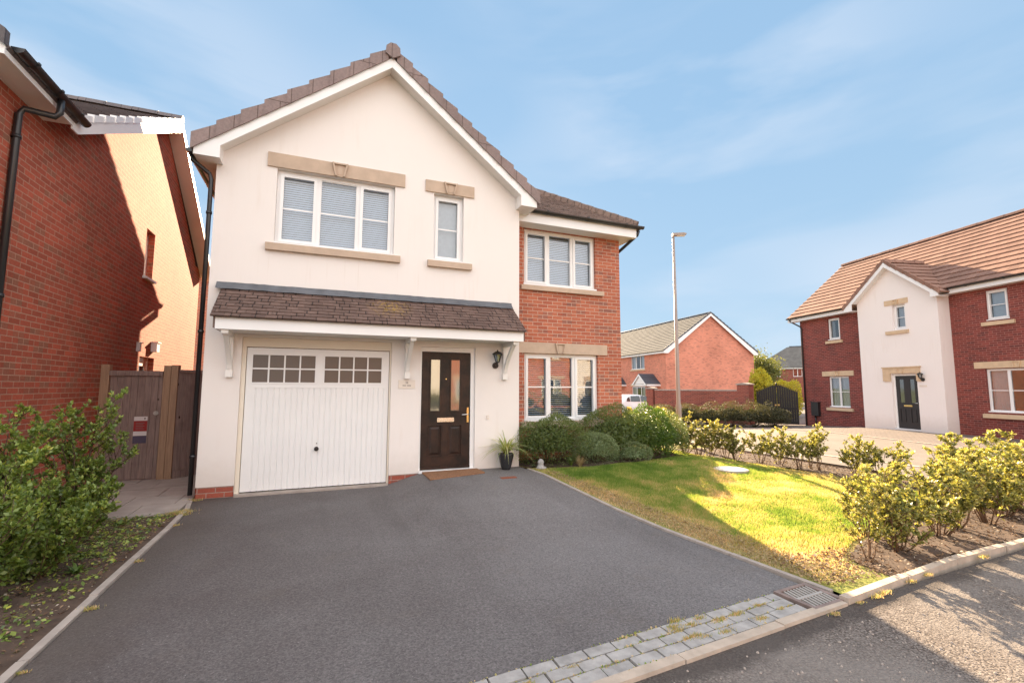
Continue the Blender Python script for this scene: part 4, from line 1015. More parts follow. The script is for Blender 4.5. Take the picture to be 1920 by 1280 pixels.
# side gate and fence
def boards(fr, a0, a1, z0, z1, d, bw, th, rg, name, mt, root):
    mb = MB(); x = a0
    while x < a1-.01:
        x1 = min(x+bw, a1); j = rg.uniform(0, .006); mb.box(fr, x+.002, x1-.002, d+j, d+th+j, z0, z1+rg.uniform(-.002, .002)); x = x1
    return mb.build(name, mt, root, bevel=.003)
rg = random.Random(11)
FG = Fr(-3.4, 9.80, 0, R(0))
gt = thing('side_gate', 'weathered brown timber boarded gate between the brick house and the fence posts', 'gate', (-3.0, 9.8, 0))
boards(FG, .13, .86, .05, 1.86, .0, .096, .02, rg, 'board_panel', 'fence_wood', gt)
mb = MB(); mb.box(FG, .12, .86, -.03, -.001, 1.775, 1.855); mb.build('top_rail', 'fence_wood', gt, bevel=.004)
mb = MB(); c = FG.P(.80, -.004, 1.14); mb.tube([c+Vector((0, .004, 0)), c-Vector((0, .03, 0))], .008, 8); mb.tube([c-Vector((0, .02, 0)), c-Vector((0, .028, 0))], .038, 16); mb.tube([c-Vector((0, .03, 0)), c-Vector((0, .045, 0))], .022, 12); mb.build('handle', 'galv', gt)
p1 = MB(); p1.box(FG, .0, .115, -.02, .10, -.1, 1.96); o = p1.build('fence_post', 'post_wood', None, base=(-3.34, 9.84, 0), bevel=.006); tag(o, 'thin timber gate post standing against the red brick wall', 'post')
p1 = MB(); p1.box(FG, .872, .975, -.035, .10, -.1, 1.955); o = p1.build('fence_post', 'post_wood', None, base=(-2.48, 9.8, 0), bevel=.006); tag(o, 'pale brown timber post on which the side gate closes', 'post')
p1 = MB(); p1.box(FG, .985, 1.085, -.05, .10, -.1, 1.965); o = p1.build('fence_post', 'post_wood', None, base=(-2.37, 9.8, 0), bevel=.006); tag(o, 'timber post with dark knots carrying the fence panel next to the downpipe', 'post')
FF = Fr(-2.31, 9.78, 0, R(42))
fp = thing('garden_fence', 'brown boarded fence panel running back between the post and the cream house', 'fence', (-2.0, 10.1, 0))
boards(FF, 0, .98, .04, 1.84, .0, .115, .02, rg, 'board_panel', 'fence_wood', fp)
mb = MB(); mb.box(FF, 0, .98, -.03, .05, 1.842, 1.885); mb.build('top_rail', 'fence_wood', fp, bevel=.004); mb = MB(); mb.box(FF, 0, .98, -.025, -.001, .02, .15); mb.build('gravel_board', 'fence_wood', fp)
st = thing('warning_sign', 'red and white notice with blue foot fixed to the timber gate', 'sign', (-2.82, 9.76, .95))
for nm, a, b, z0, z1, m_ in (('header', .50, .685, 1.015, 1.085, 'sign_white'), ('panel', .50, .685, .84, 1.012, 'sign_red'), ('strip', .50, .685, .765, .837, 'sign_white'), ('foot', .50, .685, .64, .762, 'sign_blue')):
    mb = MB(); mb.box(FG, a, b, -.009, -.003, z0, z1); mb.build(nm, m_, st)
mb = MB(); c = FG.P(.65, -.0095, 1.052); mb.tube([c, c-Vector((0, .001, 0))], .014, 12)
for k in range(5): mb.box(FG, .53, .65-.02*(k % 2), -.0105, -.0095, .975-k*.026, .983-k*.026)
mb.build('lettering', 'ink', st)
# paved side path
mb = MB(); rg2 = random.Random(3); y = 7.12
rows = []
while y < 11.4:
    x = -3.32 - (.25 if len(rows) % 2 else 0)
    while x < -1.62:
        x0, x1 = max(x, -3.35), min(x+.60, -1.62)
        if x1-x0 > .06:
            j = rg2.uniform(-.004, .004); sk = .12 if y < 7.2 else 0
            mb.hexa([Vector((x0+.005, y+.005, -.06)), Vector((x1-.005, y+.005+sk*(x1+1.62 > -.05), -.06)), Vector((x1-.005, y+.595, -.06)), Vector((x0+.005, y+.595, -.06)),
                     Vector((x0+.005, y+.005, .028+j)), Vector((x1-.005, y+.005+sk*(x1+1.62 > -.05), .028+j)), Vector((x1-.005, y+.595, .028+j)), Vector((x0+.005, y+.595, .028+j))])
        x += .60
    rows.append(y); y += .60
ob = mb.build('path', 'slab', bevel=.006); ob['kind'] = 'structure'

# ------------------------------------------------------------------ houses with a rendered entrance bay
def bay_house(name, label, x, y, ang, mats, extra=True, z=0., flat=False):
    bm_, tm, rm, stn = mats
    F = Fr(x, y, z, ang); h = thing(name, label, 'house', tuple(F.P(-1, 2.5, 0)))
    wd = .5
    mb = MB()
    wh = [(-5.42, -4.75, 3.86, 4.88), (-5.56, -4.44, .72, 2.14), (1.14, 1.78, 3.88, 4.90), (.95, 2.75, .82, 2.26)]
    wall(mb, F, -7.15, 5.6, -.5, 5.08, wh, d=wd, reveal=.10)
    G = Fr(*F.P(-7.15, 6.6+wd-.5, 0).xy, z, ang-R(90)); wall(mb, G, 0, 6.1+.0, -.5, 5.08, [], reveal=.1)
    mb.poly([F.P(-7.15, .5, 5.08), F.P(-7.15, 3.5, 7.95), F.P(-7.15, 6.6, 5.08)][::-1])
    mb.poly([F.P(5.6, .5, -.5), F.P(5.6, 6.6, -.5), F.P(5.6, 6.6, 5.08), F.P(5.6, 3.5, 7.95), F.P(5.6, .5, 5.08)])
    mb.poly([F.P(5.6, 6.6, -.5), F.P(-7.15, 6.6, -.5), F.P(-7.15, 6.6, 5.08), F.P(5.6, 6.6, 5.08)])
    mb.build('brick_wall', bm_, h)
    mb = MB(); bs0, bs1, ba, bz, bsl = -3.28, 0., -1.72, 6.50, .82
    hz = [(-1.72, -1.20, 3.90, 4.88), (-1.96, -.95, .02, 2.16)]
    wall(mb, F, bs0, bs1, -.5, 5.0, hz, reveal=.14)
    mb.poly([F.P(bs0, 0, 5.0), F.P(bs1, 0, 5.0), F.P(bs1, 0, bz-bsl*(bs1-ba)), F.P(ba, 0, bz), F.P(bs0, 0, bz-bsl*(ba-bs0))])
    mb.poly([F.P(bs0, wd, -.5), F.P(bs0, 0, -.5), F.P(bs0, 0, 5.1), F.P(bs0, wd, 5.1)]); mb.poly([F.P(bs1, 0, -.5), F.P(bs1, wd, -.5), F.P(bs1, wd, 5.1), F.P(bs1, 0, 5.1)])
    mb.build('bay_wall', rm, h)
    # roofs
    e0, e1, ed, ezz = -7.62, 5.9, .16, 5.17; rd, rz = 3.55, 8.12
    mb = MB(); P = F.P
    courses(mb, P(e0, ed, ezz), P(e1, ed, ezz), P(e1, rd, rz), P(e0+.15, rd, rz), .33, .035)
    courses(mb, P(e1, 7.0, ezz), P(e0, 7.0, ezz), P(e0+.15, rd, rz), P(e1, rd, rz), .33, .035)
    mb.build('roof', tm, h)
    mb = MB(); az_, bl = 6.62, .80
    zz = lambda s_: az_-bl*abs(s_-ba)
    courses(mb, P(-3.72, 2.1, zz(-3.72)), P(-3.72, -.25, zz(-3.72)), P(ba, -.25, az_), P(ba, 2.1, az_), .33, .035)
    courses(mb, P(.28, -.25, zz(.28)), P(.28, 2.1, zz(.28)), P(ba, 2.1, az_), P(ba, -.25, az_), .33, .035)
    mb.build('bay_roof', tm, h)
    mb = MB(); ridge(mb, P(e0+.12, rd, rz+.05), P(e1, rd, rz+.05), .11); mb.build('ridge_tiles', tm, h); mb = MB(); ridge(mb, P(ba, -.27, az_+.07), P(ba, 1.6, az_+.07), .11, drop=.07); mb.build('ridge_tiles', tm, h)
    verge(h, -3.74, zz(-3.74)-.005, ba-.05, az_-.04, -.275, 8, tm, .13, .06, F); verge(h, .30, zz(.30)-.005, ba+.05, az_-.04, -.275, 8, tm, .13, .06, F)
    mb = MB(); lb = lambda s_: az_-.185-bl*abs(s_-ba)
    mb.prism(F, [(-3.70, 4.90), (-3.30, 4.90), (-3.30, lb(-3.30)), (ba, lb(ba)), (ba, lb(ba)+.18), (-3.70, lb(-3.70)+.18)], -.262, -.24)
    mb.prism(F, [(-.02, 4.90), (.26, 4.90), (.26, lb(.26)+.18), (ba+.001, lb(ba)+.18), (ba+.001, lb(ba)), (-.02, lb(-.02))], -.262, -.24)
    mb.build('bargeboard', 'upvc', h, bevel=.004)
    mb = MB(); mb.box(F, e0+.02, -3.72, ed+.03, ed+.05, 4.98, 5.16); mb.box(F, .27, e1, ed+.03, ed+.05, 4.98, 5.16); mb.box(F, -3.70, -3.282, -.239, ed+.05, 4.902, 4.915); mb.box(F, .002, .26, -.239, ed+.05, 4.902, 4.915)
    mb.box(F, e0+.02, e1, ed+.052, wd, 4.985, 5.0); mb.poly([P(-3.30, -.23, lb(-3.3)+.03), P(ba, -.23, lb(ba)+.03), P(ba, 0, lb(ba)+.03), P(-3.30, 0, lb(-3.3)+.03)]); mb.poly([P(0, -.23, lb(0)+.03), P(ba, -.23, lb(ba)+.03), P(ba, 0, lb(ba)+.03), P(0, 0, lb(0)+.03)])
    # verge board on the near gable end
    mb.prism(F, [(ed+.03, 4.98), (rd, 7.93), (rd, 8.10), (ed+.03, 5.16)], e0+.0, e0+.02, 'dz')
    mb.build('fascia', 'upvc', h, bevel=.004)
    gutter(h, P(e0, ed-.03, 5.18), P(-3.72, ed-.03, 5.18), .055, 1.0); gutter(h, P(.30, ed-.03, 5.18), P(e1, ed-.03, 5.18), .055, 1.0)
    downpipe(h, [P(-7.45, ed, 5.1), P(-7.40, ed+.05, 5.0), P(-7.05, .42, 4.72), P(-7.02, .45, 4.6), P(-7.02, .45, -.3)], .036)
    window(h, F, -1.717, -1.203, 3.904, 4.877, .10, (), (.48,), 'roller', open_sash=(0,)); lintel(h, F, -2.02, -1.06, 4.90, 5.10, mt=stn); sill(h, F, -2.02, -1.10, 3.74, 3.87, mt=stn)
    window(h, F, -5.417, -4.753, 3.864, 4.877, wd+.06, (), (), 'curtain', open_sash=(0,)); sill(h, F, -5.55, -4.62, 3.70, 3.83, d=wd, mt=stn)
    window(h, F, -5.557, -4.443, .724, 2.137, wd+.06, (.5,), (.5,), 'net'); lintel(h, F, -5.90, -4.16, 2.16, 2.39, d=wd, mt=stn); sill(h, F, -5.72, -4.28, .56, .69, d=wd, mt=stn)
    window(h, F, 1.143, 1.777, 3.884, 4.897, wd+.06, (), (.5,), 'roller', open_sash=(0,)); sill(h, F, 1.0, 1.93, 3.71, 3.84, d=wd, mt=stn)
    window(h, F, .953, 2.747, .824, 2.257, wd+.06, (.34, .67), (.5,), 'curtain'); lintel(h, F, .64, 3.06, 2.28, 2.50, d=wd, mt=stn); sill(h, F, .80, 2.9, .62, .76, d=wd, mt=stn)
    # stone door surround with ears
    mb = MB(); mb.box(F, -2.28, -.80, -.05, -.001, 2.19, 2.40); mb.box(F, -2.28, -1.97, -.05, -.001, 1.88, 2.19); mb.box(F, -.94, -.78, -.05, -.001, 1.88, 2.19); mb.box(F, -2.31, -.76, -.075, -.002, 2.40, 2.44); mb.build('door_surround', stn, h, bevel=.004)
    mb = MB(); k0 = -1.54
    for q in (-1, 1): mb.prism(F, [(k0+q*.07, 2.20), (k0+q*.09, 2.20), (k0+q*.15, 2.39), (k0+q*.13, 2.39)], -.07, -.051)
    mb.box(F, k0-.12, k0+.12, -.065, -.051, 2.365, 2.388); mb.build('keystone', stn, h)
    mb = MB(); mb.box(F, -1.955, -1.875, .07, .16, .03, 2.15); mb.box(F, -1.0, -.955, .07, .16, .03, 2.15); mb.box(F, -1.875, -1.0, .07, .16, 2.09, 2.15); mb.box(F, -1.955, -.955, .0, .16, .0, .055); mb.build('door_frame', 'upvc', h, bevel=.004)
    d0, d1 = -1.872, -1.003; gls = [(-1.74, -1.56, 1.05, 1.95), (-1.32, -1.14, 1.05, 1.95)]; pns = [(-1.76, -1.54, .30, .82), (-1.34, -1.12, .30, .82)]
    mb = MB(); wall(mb, F, d0, d1, .058, 2.088, gls+pns, d=.09, reveal=.02)
    for a, b, c_, e_ in pns: mb.box(F, a+.03, b-.03, .094, .112, c_+.03, e_-.03); mb.poly([F.P(a, .11, c_), F.P(b, .11, c_), F.P(b, .11, e_), F.P(a, .11, e_)])
    fdr = mb.build('front_door', 'door_black', h)
    mb = MB()
    for a, b, c_, e_ in gls: mb.poly([F.P(a, .108, c_), F.P(b, .108, c_), F.P(b, .108, e_), F.P(a, .108, e_)])
    mb.build('pane', 'door_glass', fdr)
    mb = MB(); mb.box(F, -1.60, -1.28, .075, .09, .90, .965); mb.build('letterbox', 'brass', fdr); mb = MB(); mb.tube([F.P(-1.045, .09, 1.04), F.P(-1.045, .05, 1.04), F.P(-1.16, .045, 1.04)], .011, 8); mb.build('handle', 'chrome', fdr)
    return h, F
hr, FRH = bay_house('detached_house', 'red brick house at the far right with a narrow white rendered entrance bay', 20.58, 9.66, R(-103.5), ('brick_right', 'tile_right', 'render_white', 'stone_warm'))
lantern(FRH, -.72, 1.93, 'black lantern high on the white bay beside the dark door, right-hand house', 1.2)
mb = MB(); mb.box(FRH, -6.58, -6.14, .36, .499, .26, .90); mb.box(FRH, -6.60, -6.12, .345, .499, .90, .925); mt_ = mb.build('meter_box', 'black_plastic', None, base=tuple(FRH.P(-6.36, .4, .3)), bevel=.01); tag(mt_, 'black meter box on the dark brick wall beside the black gates', 'meter box')
mb = MB(); mb.tube([FRH.P(-6.42, .45, .26), FRH.P(-6.42, .45, -.3)], .03, 10); mb.build('pipe', 'black_plastic', mt_)
mb = MB(); mb.box(FRH, -.86, -.60, -.012, -.001, 1.66, 1.73); o = mb.build('house_sign', 'plaster_sign', None, base=tuple(FRH.P(-.73, 0, 1.7)), bevel=.004); tag(o, 'faint pale name plate on the white bay under the lantern, right-hand house', 'sign')
# houses over the road behind the viewpoint, seen only as reflections
ho, FO = bay_house('detached_house', 'brick house with white bay across the road, seen reflected in the window glass', 18.8, -15.5, R(180), ('brick_main', 'tile_wing', 'render_cream', 'stone'))
ho2, FO2 = bay_house('detached_house', 'second brick house across the road, reflected in the front door glass', 4.5, -16.0, R(180), ('brick_main', 'tile_wing', 'render_cream', 'stone'))
poly_sheet('far_verge', 'grass_ground', [(-40, -15.6), (60, -15.6), (60, -11.5), (-40, -11.5)], .01, 2.)

# paved forecourt in front of the right-hand house
fq = [FRH.P(-7.2, -3.6, 0), FRH.P(-7.2, .5, 0), FRH.P(5.6, .5, 0), FRH.P(5.6, -3.6, 0)]
poly_sheet('forecourt', 'block_paving', [(p.x, p.y) for p in fq], -.012, .5)
edging('kerb', [(fq[3].x, fq[3].y), (fq[0].x, fq[0].y)], .10, .1, .914, 'concrete_kerb', lift=.0)
# black double gates
ga, gb = Vector((21.90, 18.62, -.33)), Vector((22.98, 16.98, -.30)); gv_ = gb-ga; gl_ = gv_.length; FGt = Fr(ga.x, ga.y, -.33, math.atan2(gv_.y, gv_.x))
gt2 = thing('double_gates', 'pair of tall black arched timber gates between the brick pier and the house', 'gate', tuple(ga))
def archz(s): return 1.72+.36*math.cos((s/gl_-.5)*2*math.pi*.5)**1.5 if 0 < s < gl_ else 1.72
for k, (a, b) in enumerate(((.02, gl_/2-.01), (gl_/2+.01, gl_-.02))):
    mb = MB(); n_ = 9
    for i in range(n_):
        x0, x1 = a+(b-a)*i/n_, a+(b-a)*(i+1)/n_; P = FGt.P; z0, z1 = archz(x0), archz(x1)
        mb.hexa([P(x0+.003, 0, .06), P(x1-.003, 0, .06), P(x1-.003, .03, .06), P(x0+.003, .03, .06), P(x0+.003, 0, z0), P(x1-.003, 0, z1), P(x1-.003, .03, z1), P(x0+.003, .03, z0)])
    lf = mb.build('gate_leaf', 'gate_black', gt2)
    mb = MB(); mb.box(FGt, a, a+.09, -.03, -.001, .06, archz(a+.05)-.02); mb.box(FGt, b-.09, b, -.03, -.001, .06, archz(b-.05)-.02); mb.box(FGt, a+.09, b-.09, -.028, -.001, .08, .20); mb.box(FGt, a+.09, b-.09, -.028, -.001, .82, .93)
    mb.build('gate_rail', 'gate_black', lf, bevel=.004)
mb = MB()
for i in range(26):
    s_ = .04+(gl_-.08)*i/25; mb.tube([FGt.P(s_, .015, archz(s_)-.01), FGt.P(s_, .015, archz(s_)+.07), FGt.P(s_, .015, archz(s_)+.10)], [.012, .014, .002], 6)
mb.build('spikes', 'gate_black', gt2)
mb = MB(); mb.box(FGt, gl_/2-.11, gl_/2-.03, -.045, -.031, 1.0, 1.07); mb.build('latch', 'brass', gt2); mb = MB(); mb.box(FGt, gl_/2+.03, gl_/2+.12, -.045, -.031, 1.0, 1.08); mb.build('latch', 'brass', gt2)
mb = MB(); mb.tube([FGt.P(gl_/2, .015, 1.98), FGt.P(gl_/2, .015, 2.20)], [.04, .03], 10); mb.build('finial', 'gate_black', gt2)

# garden wall with piers
def pier(x, y, w_, h, ang, label):
    F = Fr(x, y, -.4, ang); t = MB(); wall_box = t.box(F, -w_/2, w_/2, -w_/2, w_/2, 0, h); o = t.build('brick_pier', 'brick_wall', None, base=(x, y, -.4)); tag(o, label, 'pier')
    c = MB(); c.box(F, -w_/2-.04, w_/2+.04, -w_/2-.04, w_/2+.04, h, h+.06); c.prism(F, [(-w_/2-.04, h+.06), (w_/2+.04, h+.06), (0, h+.12)], -w_/2-.04, w_/2+.04); c.build('cap', 'concrete_edge', o)
wa, wb_ = Vector((21.35, 19.15, 0)), Vector((19.75, 24.5, 0)); dv = (wa-wb_); angw = math.atan2(dv.y, dv.x)
pier(21.50, 18.95, .62, 2.16, angw, 'brick pier with pale cap beside the black gates')
pier(19.75, 24.62, .46, 1.92, angw, 'far brick pier with cap at the end of the garden wall near the parked car')
mb = MB(); FWl = Fr(wb_.x, wb_.y, -.4, angw); mb.box(FWl, .2, dv.length-.1, -.11, .11, 0, 1.82); o = mb.build('garden_wall', 'brick_wall', None, base=(20.5, 21.8, -.4)); tag(o, 'dark red brick garden wall running between the two piers', 'wall')
mb = MB(); mb.box(FWl, .2, dv.length-.1, -.125, .125, 1.821, 1.90); mb.build('coping', 'concrete_edge', o)

# ------------------------------------------------------------------ far house A: gable to the viewer
def far_house(name, label, x, y, z, ang, wdt, dep, eav, rid, roof, feats, brk='brick_far', over=.3, hipl=0.):
    """gable end faces -d; long front is the left side (s=0 side), running back dep metres"""
    F = Fr(x, y, z, ang); h = thing(name, label, 'house', tuple(F.P(wdt/2, dep/2, 0))); P = F.P
    mb = MB()
    mb.poly([P(0, 0, -.3), P(wdt, 0, -.3), P(wdt, 0, eav), P(wdt/2, 0, rid-.12), P(0, 0, eav)])
    G = Fr(*P(0, dep, 0).xy, z, ang-R(90)); wall(mb, G, 0, dep, -.3, eav, feats, reveal=.1)
    mb.poly([P(wdt, 0, -.3), P(wdt, dep, -.3), P(wdt, dep, eav), P(wdt, 0, eav)]); mb.poly([P(wdt, dep, -.3), P(0, dep, -.3), P(0, dep, eav)]+([] if hipl else [P(wdt/2, dep, rid-.12)])+[P(wdt, dep, eav)])
    mb.build('brick_wall', brk, h)
    mb = MB(); sl_ = (rid-eav)/(wdt/2); ez_ = eav-over*sl_+.05
    re_ = dep+.2-hipl
    courses(mb, P(-over, dep+.2, ez_), P(-over, -.2, ez_), P(wdt/2, -.2, rid), P(wdt/2, re_, rid), .34, .035)
    courses(mb, P(wdt+over, -.2, ez_), P(wdt+over, dep+.2, ez_), P(wdt/2, re_, rid), P(wdt/2, -.2, rid), .34, .035)
    if hipl: courses(mb, P(wdt+over, dep+.2, ez_), P(-over, dep+.2, ez_), P(wdt/2, re_, rid), P(wdt/2, re_, rid), .34, .035)
    mb.build('roof', roof, h)
    mb = MB(); ridge(mb, P(wdt/2, -.2, rid+.05), P(wdt/2, dep-hipl, rid+.05), .12); mb.build('ridge_tiles', 'tile_slate', h)
    for sg_, nm in ((0, 'l'), (1, 'r')):
        e = -over if not sg_ else wdt+over
        a_, b_ = P(e, 0, 0), P(wdt/2, 0, 0)
    verge(h, -over-.02, ez_, wdt/2-.03, rid-.02, -.24, 14, 'tile_slate', .12, .06, F); verge(h, wdt+over+.02, ez_, wdt/2+.03, rid-.02, -.24, 14, 'tile_slate', .12, .06, F)
    mb = MB()
    mb.prism(F, [(-over, ez_-.22), (.12, ez_-.22), (wdt/2, rid-.26), (wdt/2, rid-.02), (-over, ez_-.01)], -.225, -.20); mb.prism(F, [(wdt-.12, ez_-.22), (wdt+over, ez_-.22), (wdt+over, ez_-.01), (wdt/2+.001, rid-.02), (wdt/2+.001, rid-.26)], -.225, -.20)
    mb.build('bargeboard', 'upvc', h)
    mb = MB(); mb.box(F, -over, -over+.02, -.199, dep, ez_-.20, ez_); mb.box(F, -over+.021, .0, -.199, dep, ez_-.20, ez_-.19); mb.build('fascia', 'upvc', h)
    gutter(h, P(-over-.05, dep, ez_+.02), P(-over-.05, -.15, ez_+.02), .055, 1.5)
    return h, F, G
DA = 17.
fe = [(DA-6.05, DA-3.55, 3.72, 5.05), (DA-6.0, DA-3.5, .55, 2.05)]
ha, FA, GA = far_house('semi_detached_house', 'bright orange brick house beyond the lamp post, plain gable end towards us', 28.04, 32.93, -.35, R(-7.25), 9.3, DA, 5.35, 8.72, 'tile_far', fe)
window(ha, GA, DA-6.04, DA-3.56, 3.73, 5.04, .06, (.34, .67), (), 'curtain'); sill(ha, GA, DA-6.2, DA-3.4, 3.58, 3.71, mt='stone_warm')
window(ha, GA, DA-5.99, DA-3.51, .56, 2.04, .06, (.34, .67), (), 'curtain'); lintel(ha, GA, DA-6.2, DA-3.3, 2.08, 2.32, mt='stone_warm', key=False)
def porch(h, G, s0, s1, dout, ze, za, roofm):
    m_ = (s0+s1)/2; mb = MB(); P = G.P
    courses(mb, P(s0, 0, ze), P(s0, -dout, ze), P(m_, -dout, za), P(m_, 0, za), .25, .03); courses(mb, P(s1, -dout, ze), P(s1, 0, ze), P(m_, 0, za), P(m_, -dout, za), .25, .03)
    po = mb.build('porch_roof', roofm, h)
    mb = MB(); mb.prism(G, [(s0+.15, ze+.02), (s1-.15, ze+.02), (m_, za-.09)], -dout+.1, -dout+.12); mb.prism(G, [(s0, ze-.08), (s0+.16, ze-.08), (m_, za-.20), (m_, za-.02), (s0, ze-.01)], -dout-.02, -dout+.01); mb.prism(G, [(s1-.16, ze-.08), (s1, ze-.08), (s1, ze-.01), (m_+.001, za-.02), (m_+.001, za-.20)], -dout-.02, -dout+.01)
    mb.box(G, s0, s1, -dout+.13, -.001, ze-.16, ze-.0); mb.build('gable_board', 'upvc', po)
porch(ha, GA, DA-3.3, DA-.9, 1.5, 2.25, 3.2, 'tile_slate')
porch(ha, GA, DA-9.0, DA-7.1, 1.2, 2.25, 3.0, 'tile_slate')
# far house B behind the gates
hb, FBx, GB = far_house('detached_house', 'distant brick house with a pale tiled roof, seen over the black gates', 71.7, 45.3, -.35, R(37.7), 8.0, 12, 5.3, 8.6, 'tile_far', [(2.6, 3.6, 3.7, 5.0), (5.3, 6.5, 3.7, 5.0), (9.0, 10.1, 3.7, 5.0)], brk='brick_wall', hipl=5.)
# the broad side of B is its left wall (s=0); windows there
for a, b in ((2.6, 3.6), (5.3, 6.5), (9.0, 10.1)): window(hb, GB, a+.005, b-.005, 3.705, 4.995, .06, (.5,), (), None)
# glimpse of a house through the gap between the two nearest houses
hc, FC, GC = far_house('detached_house', 'brick house glimpsed in the gap behind the side gate fence', -13.0, 27.5, -.35, R(0), 13.0, 7, 5.1, 8.0, 'tile_slate', [], brk='brick_main')

# ------------------------------------------------------------------ street lamp
zb_ = H(9.47, 10.64); la = thing('street_lamp', 'tall grey street lamp with a flat head rising behind the hedge', 'street lamp', (9.47, 10.64, zb_))
mb = MB(); B = Vector((9.47, 10.64, zb_)); mb.tube([B, B+Vector((0, 0, 1.1)), B+Vector((0, 0, 1.16)), B+Vector((0, 0, 5.98))], [.078, .075, .058, .034], 16); mb.build('pole', 'pole_metal', la)
mb = MB(); T_ = B+Vector((0, 0, 5.98)); mb.tube([T_, T_+Vector((0, 0, .06)), T_+Vector((.06, -.03, .10))], [.034, .032, .025], 10); mb.build('bracket', 'pole_metal', la)
mb = MB(); q = Vector((.9, -.42, 0)).normalized(); A0 = T_+Vector((0, 0, .10)); Fh = Fr(A0.x, A0.y, A0.z, math.atan2(q.y, q.x)); mb.prism(Fh, [(-.03, -.03), (.36, .0), (.38, .03), (.30, .06), (-.03, .045)], -.07, .07); mb.build('lamp_head', 'pole_metal', la, bevel=.01)
mb = MB(); mb.box(Fh, .10, .33, -.05, .05, -.032, -.012); mb.build('lens', 'bulb_glass', la)

# ------------------------------------------------------------------ parked car, nose to the right
def car(x, y, z, ang, label):
    F = Fr(x, y, z, ang); c = thing('parked_car', label, 'car', (x, y, z)); Lc = 4.15; hw = .86; P = F.P
    # side profile (s from rear to front), lofted in cross sections
    prof = [(-.02, .45, .62, .70, .0), (.05, .30, .95, 1.02, .55), (.22, .22, .98, 1.30, .66), (.55, .19, 1.0, 1.43, .70), (1.2, .18, 1.0, 1.485, .71), (1.9, .18, .99, 1.47, .71), (2.45, .18, .97, 1.36, .69), (3.05, .19, .95, 1.02, .66), (3.6, .20, .86, .90, .62), (4.0, .26, .72, .76, .5), (4.13, .38, .58, .60, .3)]
    mb = MB(); rings = []
    for s_, zb0, zs, zr, wr in prof:
        k = .93 if s_ in (-.02, 4.13) else (.97 if s_ in (.05, 4.0) else 1)
        w1 = hw*k; wr_ = max(wr, .3) if zr-zs < .1 else wr
        half = [(w1*.90, zb0), (w1, zb0+.12), (w1*1.0, (zb0+zs)/2+.05), (w1*.97, zs), (wr_*1.02 if zr-zs > .15 else w1*.9, zs+(zr-zs)*.75), (wr_*.86, zr-.012), (wr_*.45, zr+.006), (0, zr+.012)]
        full = [(-a, b) for a, b in half]+[(a, b) for a, b in half[::-1][1:]]
        rings.append([P(s_, a, b) for a, b in full])
    base = len(mb.v); m_ = len(rings[0])
    for r_ in rings: mb.v += [tuple(p) for p in r_]
    for i in range(len(rings)-1):
        for j in range(m_-1):
            a = base+i*m_+j; mb.f.append((a, a+1, a+m_+1, a+m_)); mb.uv += [(0, 0)]*4; mb.sm.append(True)
    mb.poly(rings[0]); mb.poly(rings[-1][::-1])
    body = mb.build('body', 'car_paint', c)
    for sgn in (-1, 1):
        yb, yt = sgn*.853, sgn*.735
        for nm, q in (('rear_window', [(.62, 1.05), (.92, 1.04), (.92, 1.36), (.70, 1.25)]), ('rear_window', [(.98, 1.04), (1.78, 1.02), (1.78, 1.405), (1.02, 1.395)]), ('front_window', [(1.86, 1.02), (2.92, 1.0), (2.45, 1.30), (2.05, 1.40), (1.86, 1.405)])):
            mb = MB(); mb.poly([P(s_, (yb+(yt-yb)*(z_-1.0)/.42)+sgn*.012, z_) for s_, z_ in q]); mb.build(nm, 'car_glass', c)
    mb = MB(); mb.poly([P(2.50, -.60, 1.36), P(3.02, -.70, 1.045), P(3.02, .70, 1.045), P(2.50, .60, 1.36)]); mb.v = [tuple(Vector(v)+Vector((0, 0, .022))) for v in mb.v]; mb.build('windscreen', 'car_glass', c)
    mb = MB(); mb.poly([P(.03, -.60, 1.03), P(.17, -.55, 1.27), P(.17, .55, 1.27), P(.03, .60, 1.03)]); mb.build('tailgate_window', 'car_glass', c)
    for sx_ in (.78, 3.28):
        for sgn in (-1, 1):
            mb = MB(); cen = P(sx_, sgn*.74, .32); ax = F.D*sgn; mb.tube([cen-ax*.1, cen+ax*.10, cen+ax*.125], [.315, .315, .29], 24); wh_ = mb.build('wheel', 'rubber', c)
            mb = MB(); mb.tube([cen+ax*.118, cen+ax*.132], .205, 20)
            for k in range(5):
                an = k*2*math.pi/5; d_2 = F.S*math.cos(an)+Vector((0, 0, math.sin(an))); mb.tube([cen+ax*.134+d_2*.04, cen+ax*.134+d_2*.19], .018, 6)
            mb.build('rim', 'galv', wh_)
            mb = MB(); mb.tube([cen+ax*.05, cen+ax*.126], .36, 24); mb.build('wheel_arch', 'dark_void', c)
    for sgn in (-1, 1):
        mb = MB(); mb.box(F, -.03, .20, sgn*.80-.05, sgn*.80+.05, .74, .95); mb.build('tail_light', 'car_lamp', c, bevel=.02)
        mb = MB(); mb.box(F, 3.75, 4.06, sgn*.68-.10, sgn*.68+.08, .62, .76); mb.build('headlight', 'bulb_glass', c, bevel=.03)
        mb = MB(); mb.box(F, 2.70, 2.88, sgn*.95-.09, sgn*.95+.09, .98, 1.12); mb.build('wing_mirror', 'car_paint', c, bevel=.03)
    mb = MB(); mb.box(F, -.035, -.015, -.26, .26, .55, .66); mb.build('number_plate', 'sign_white', c)
    return c
car(17.95, 26.55, -.35, R(4), 'white hatchback parked beyond the hedge, half hidden by the brick corner')
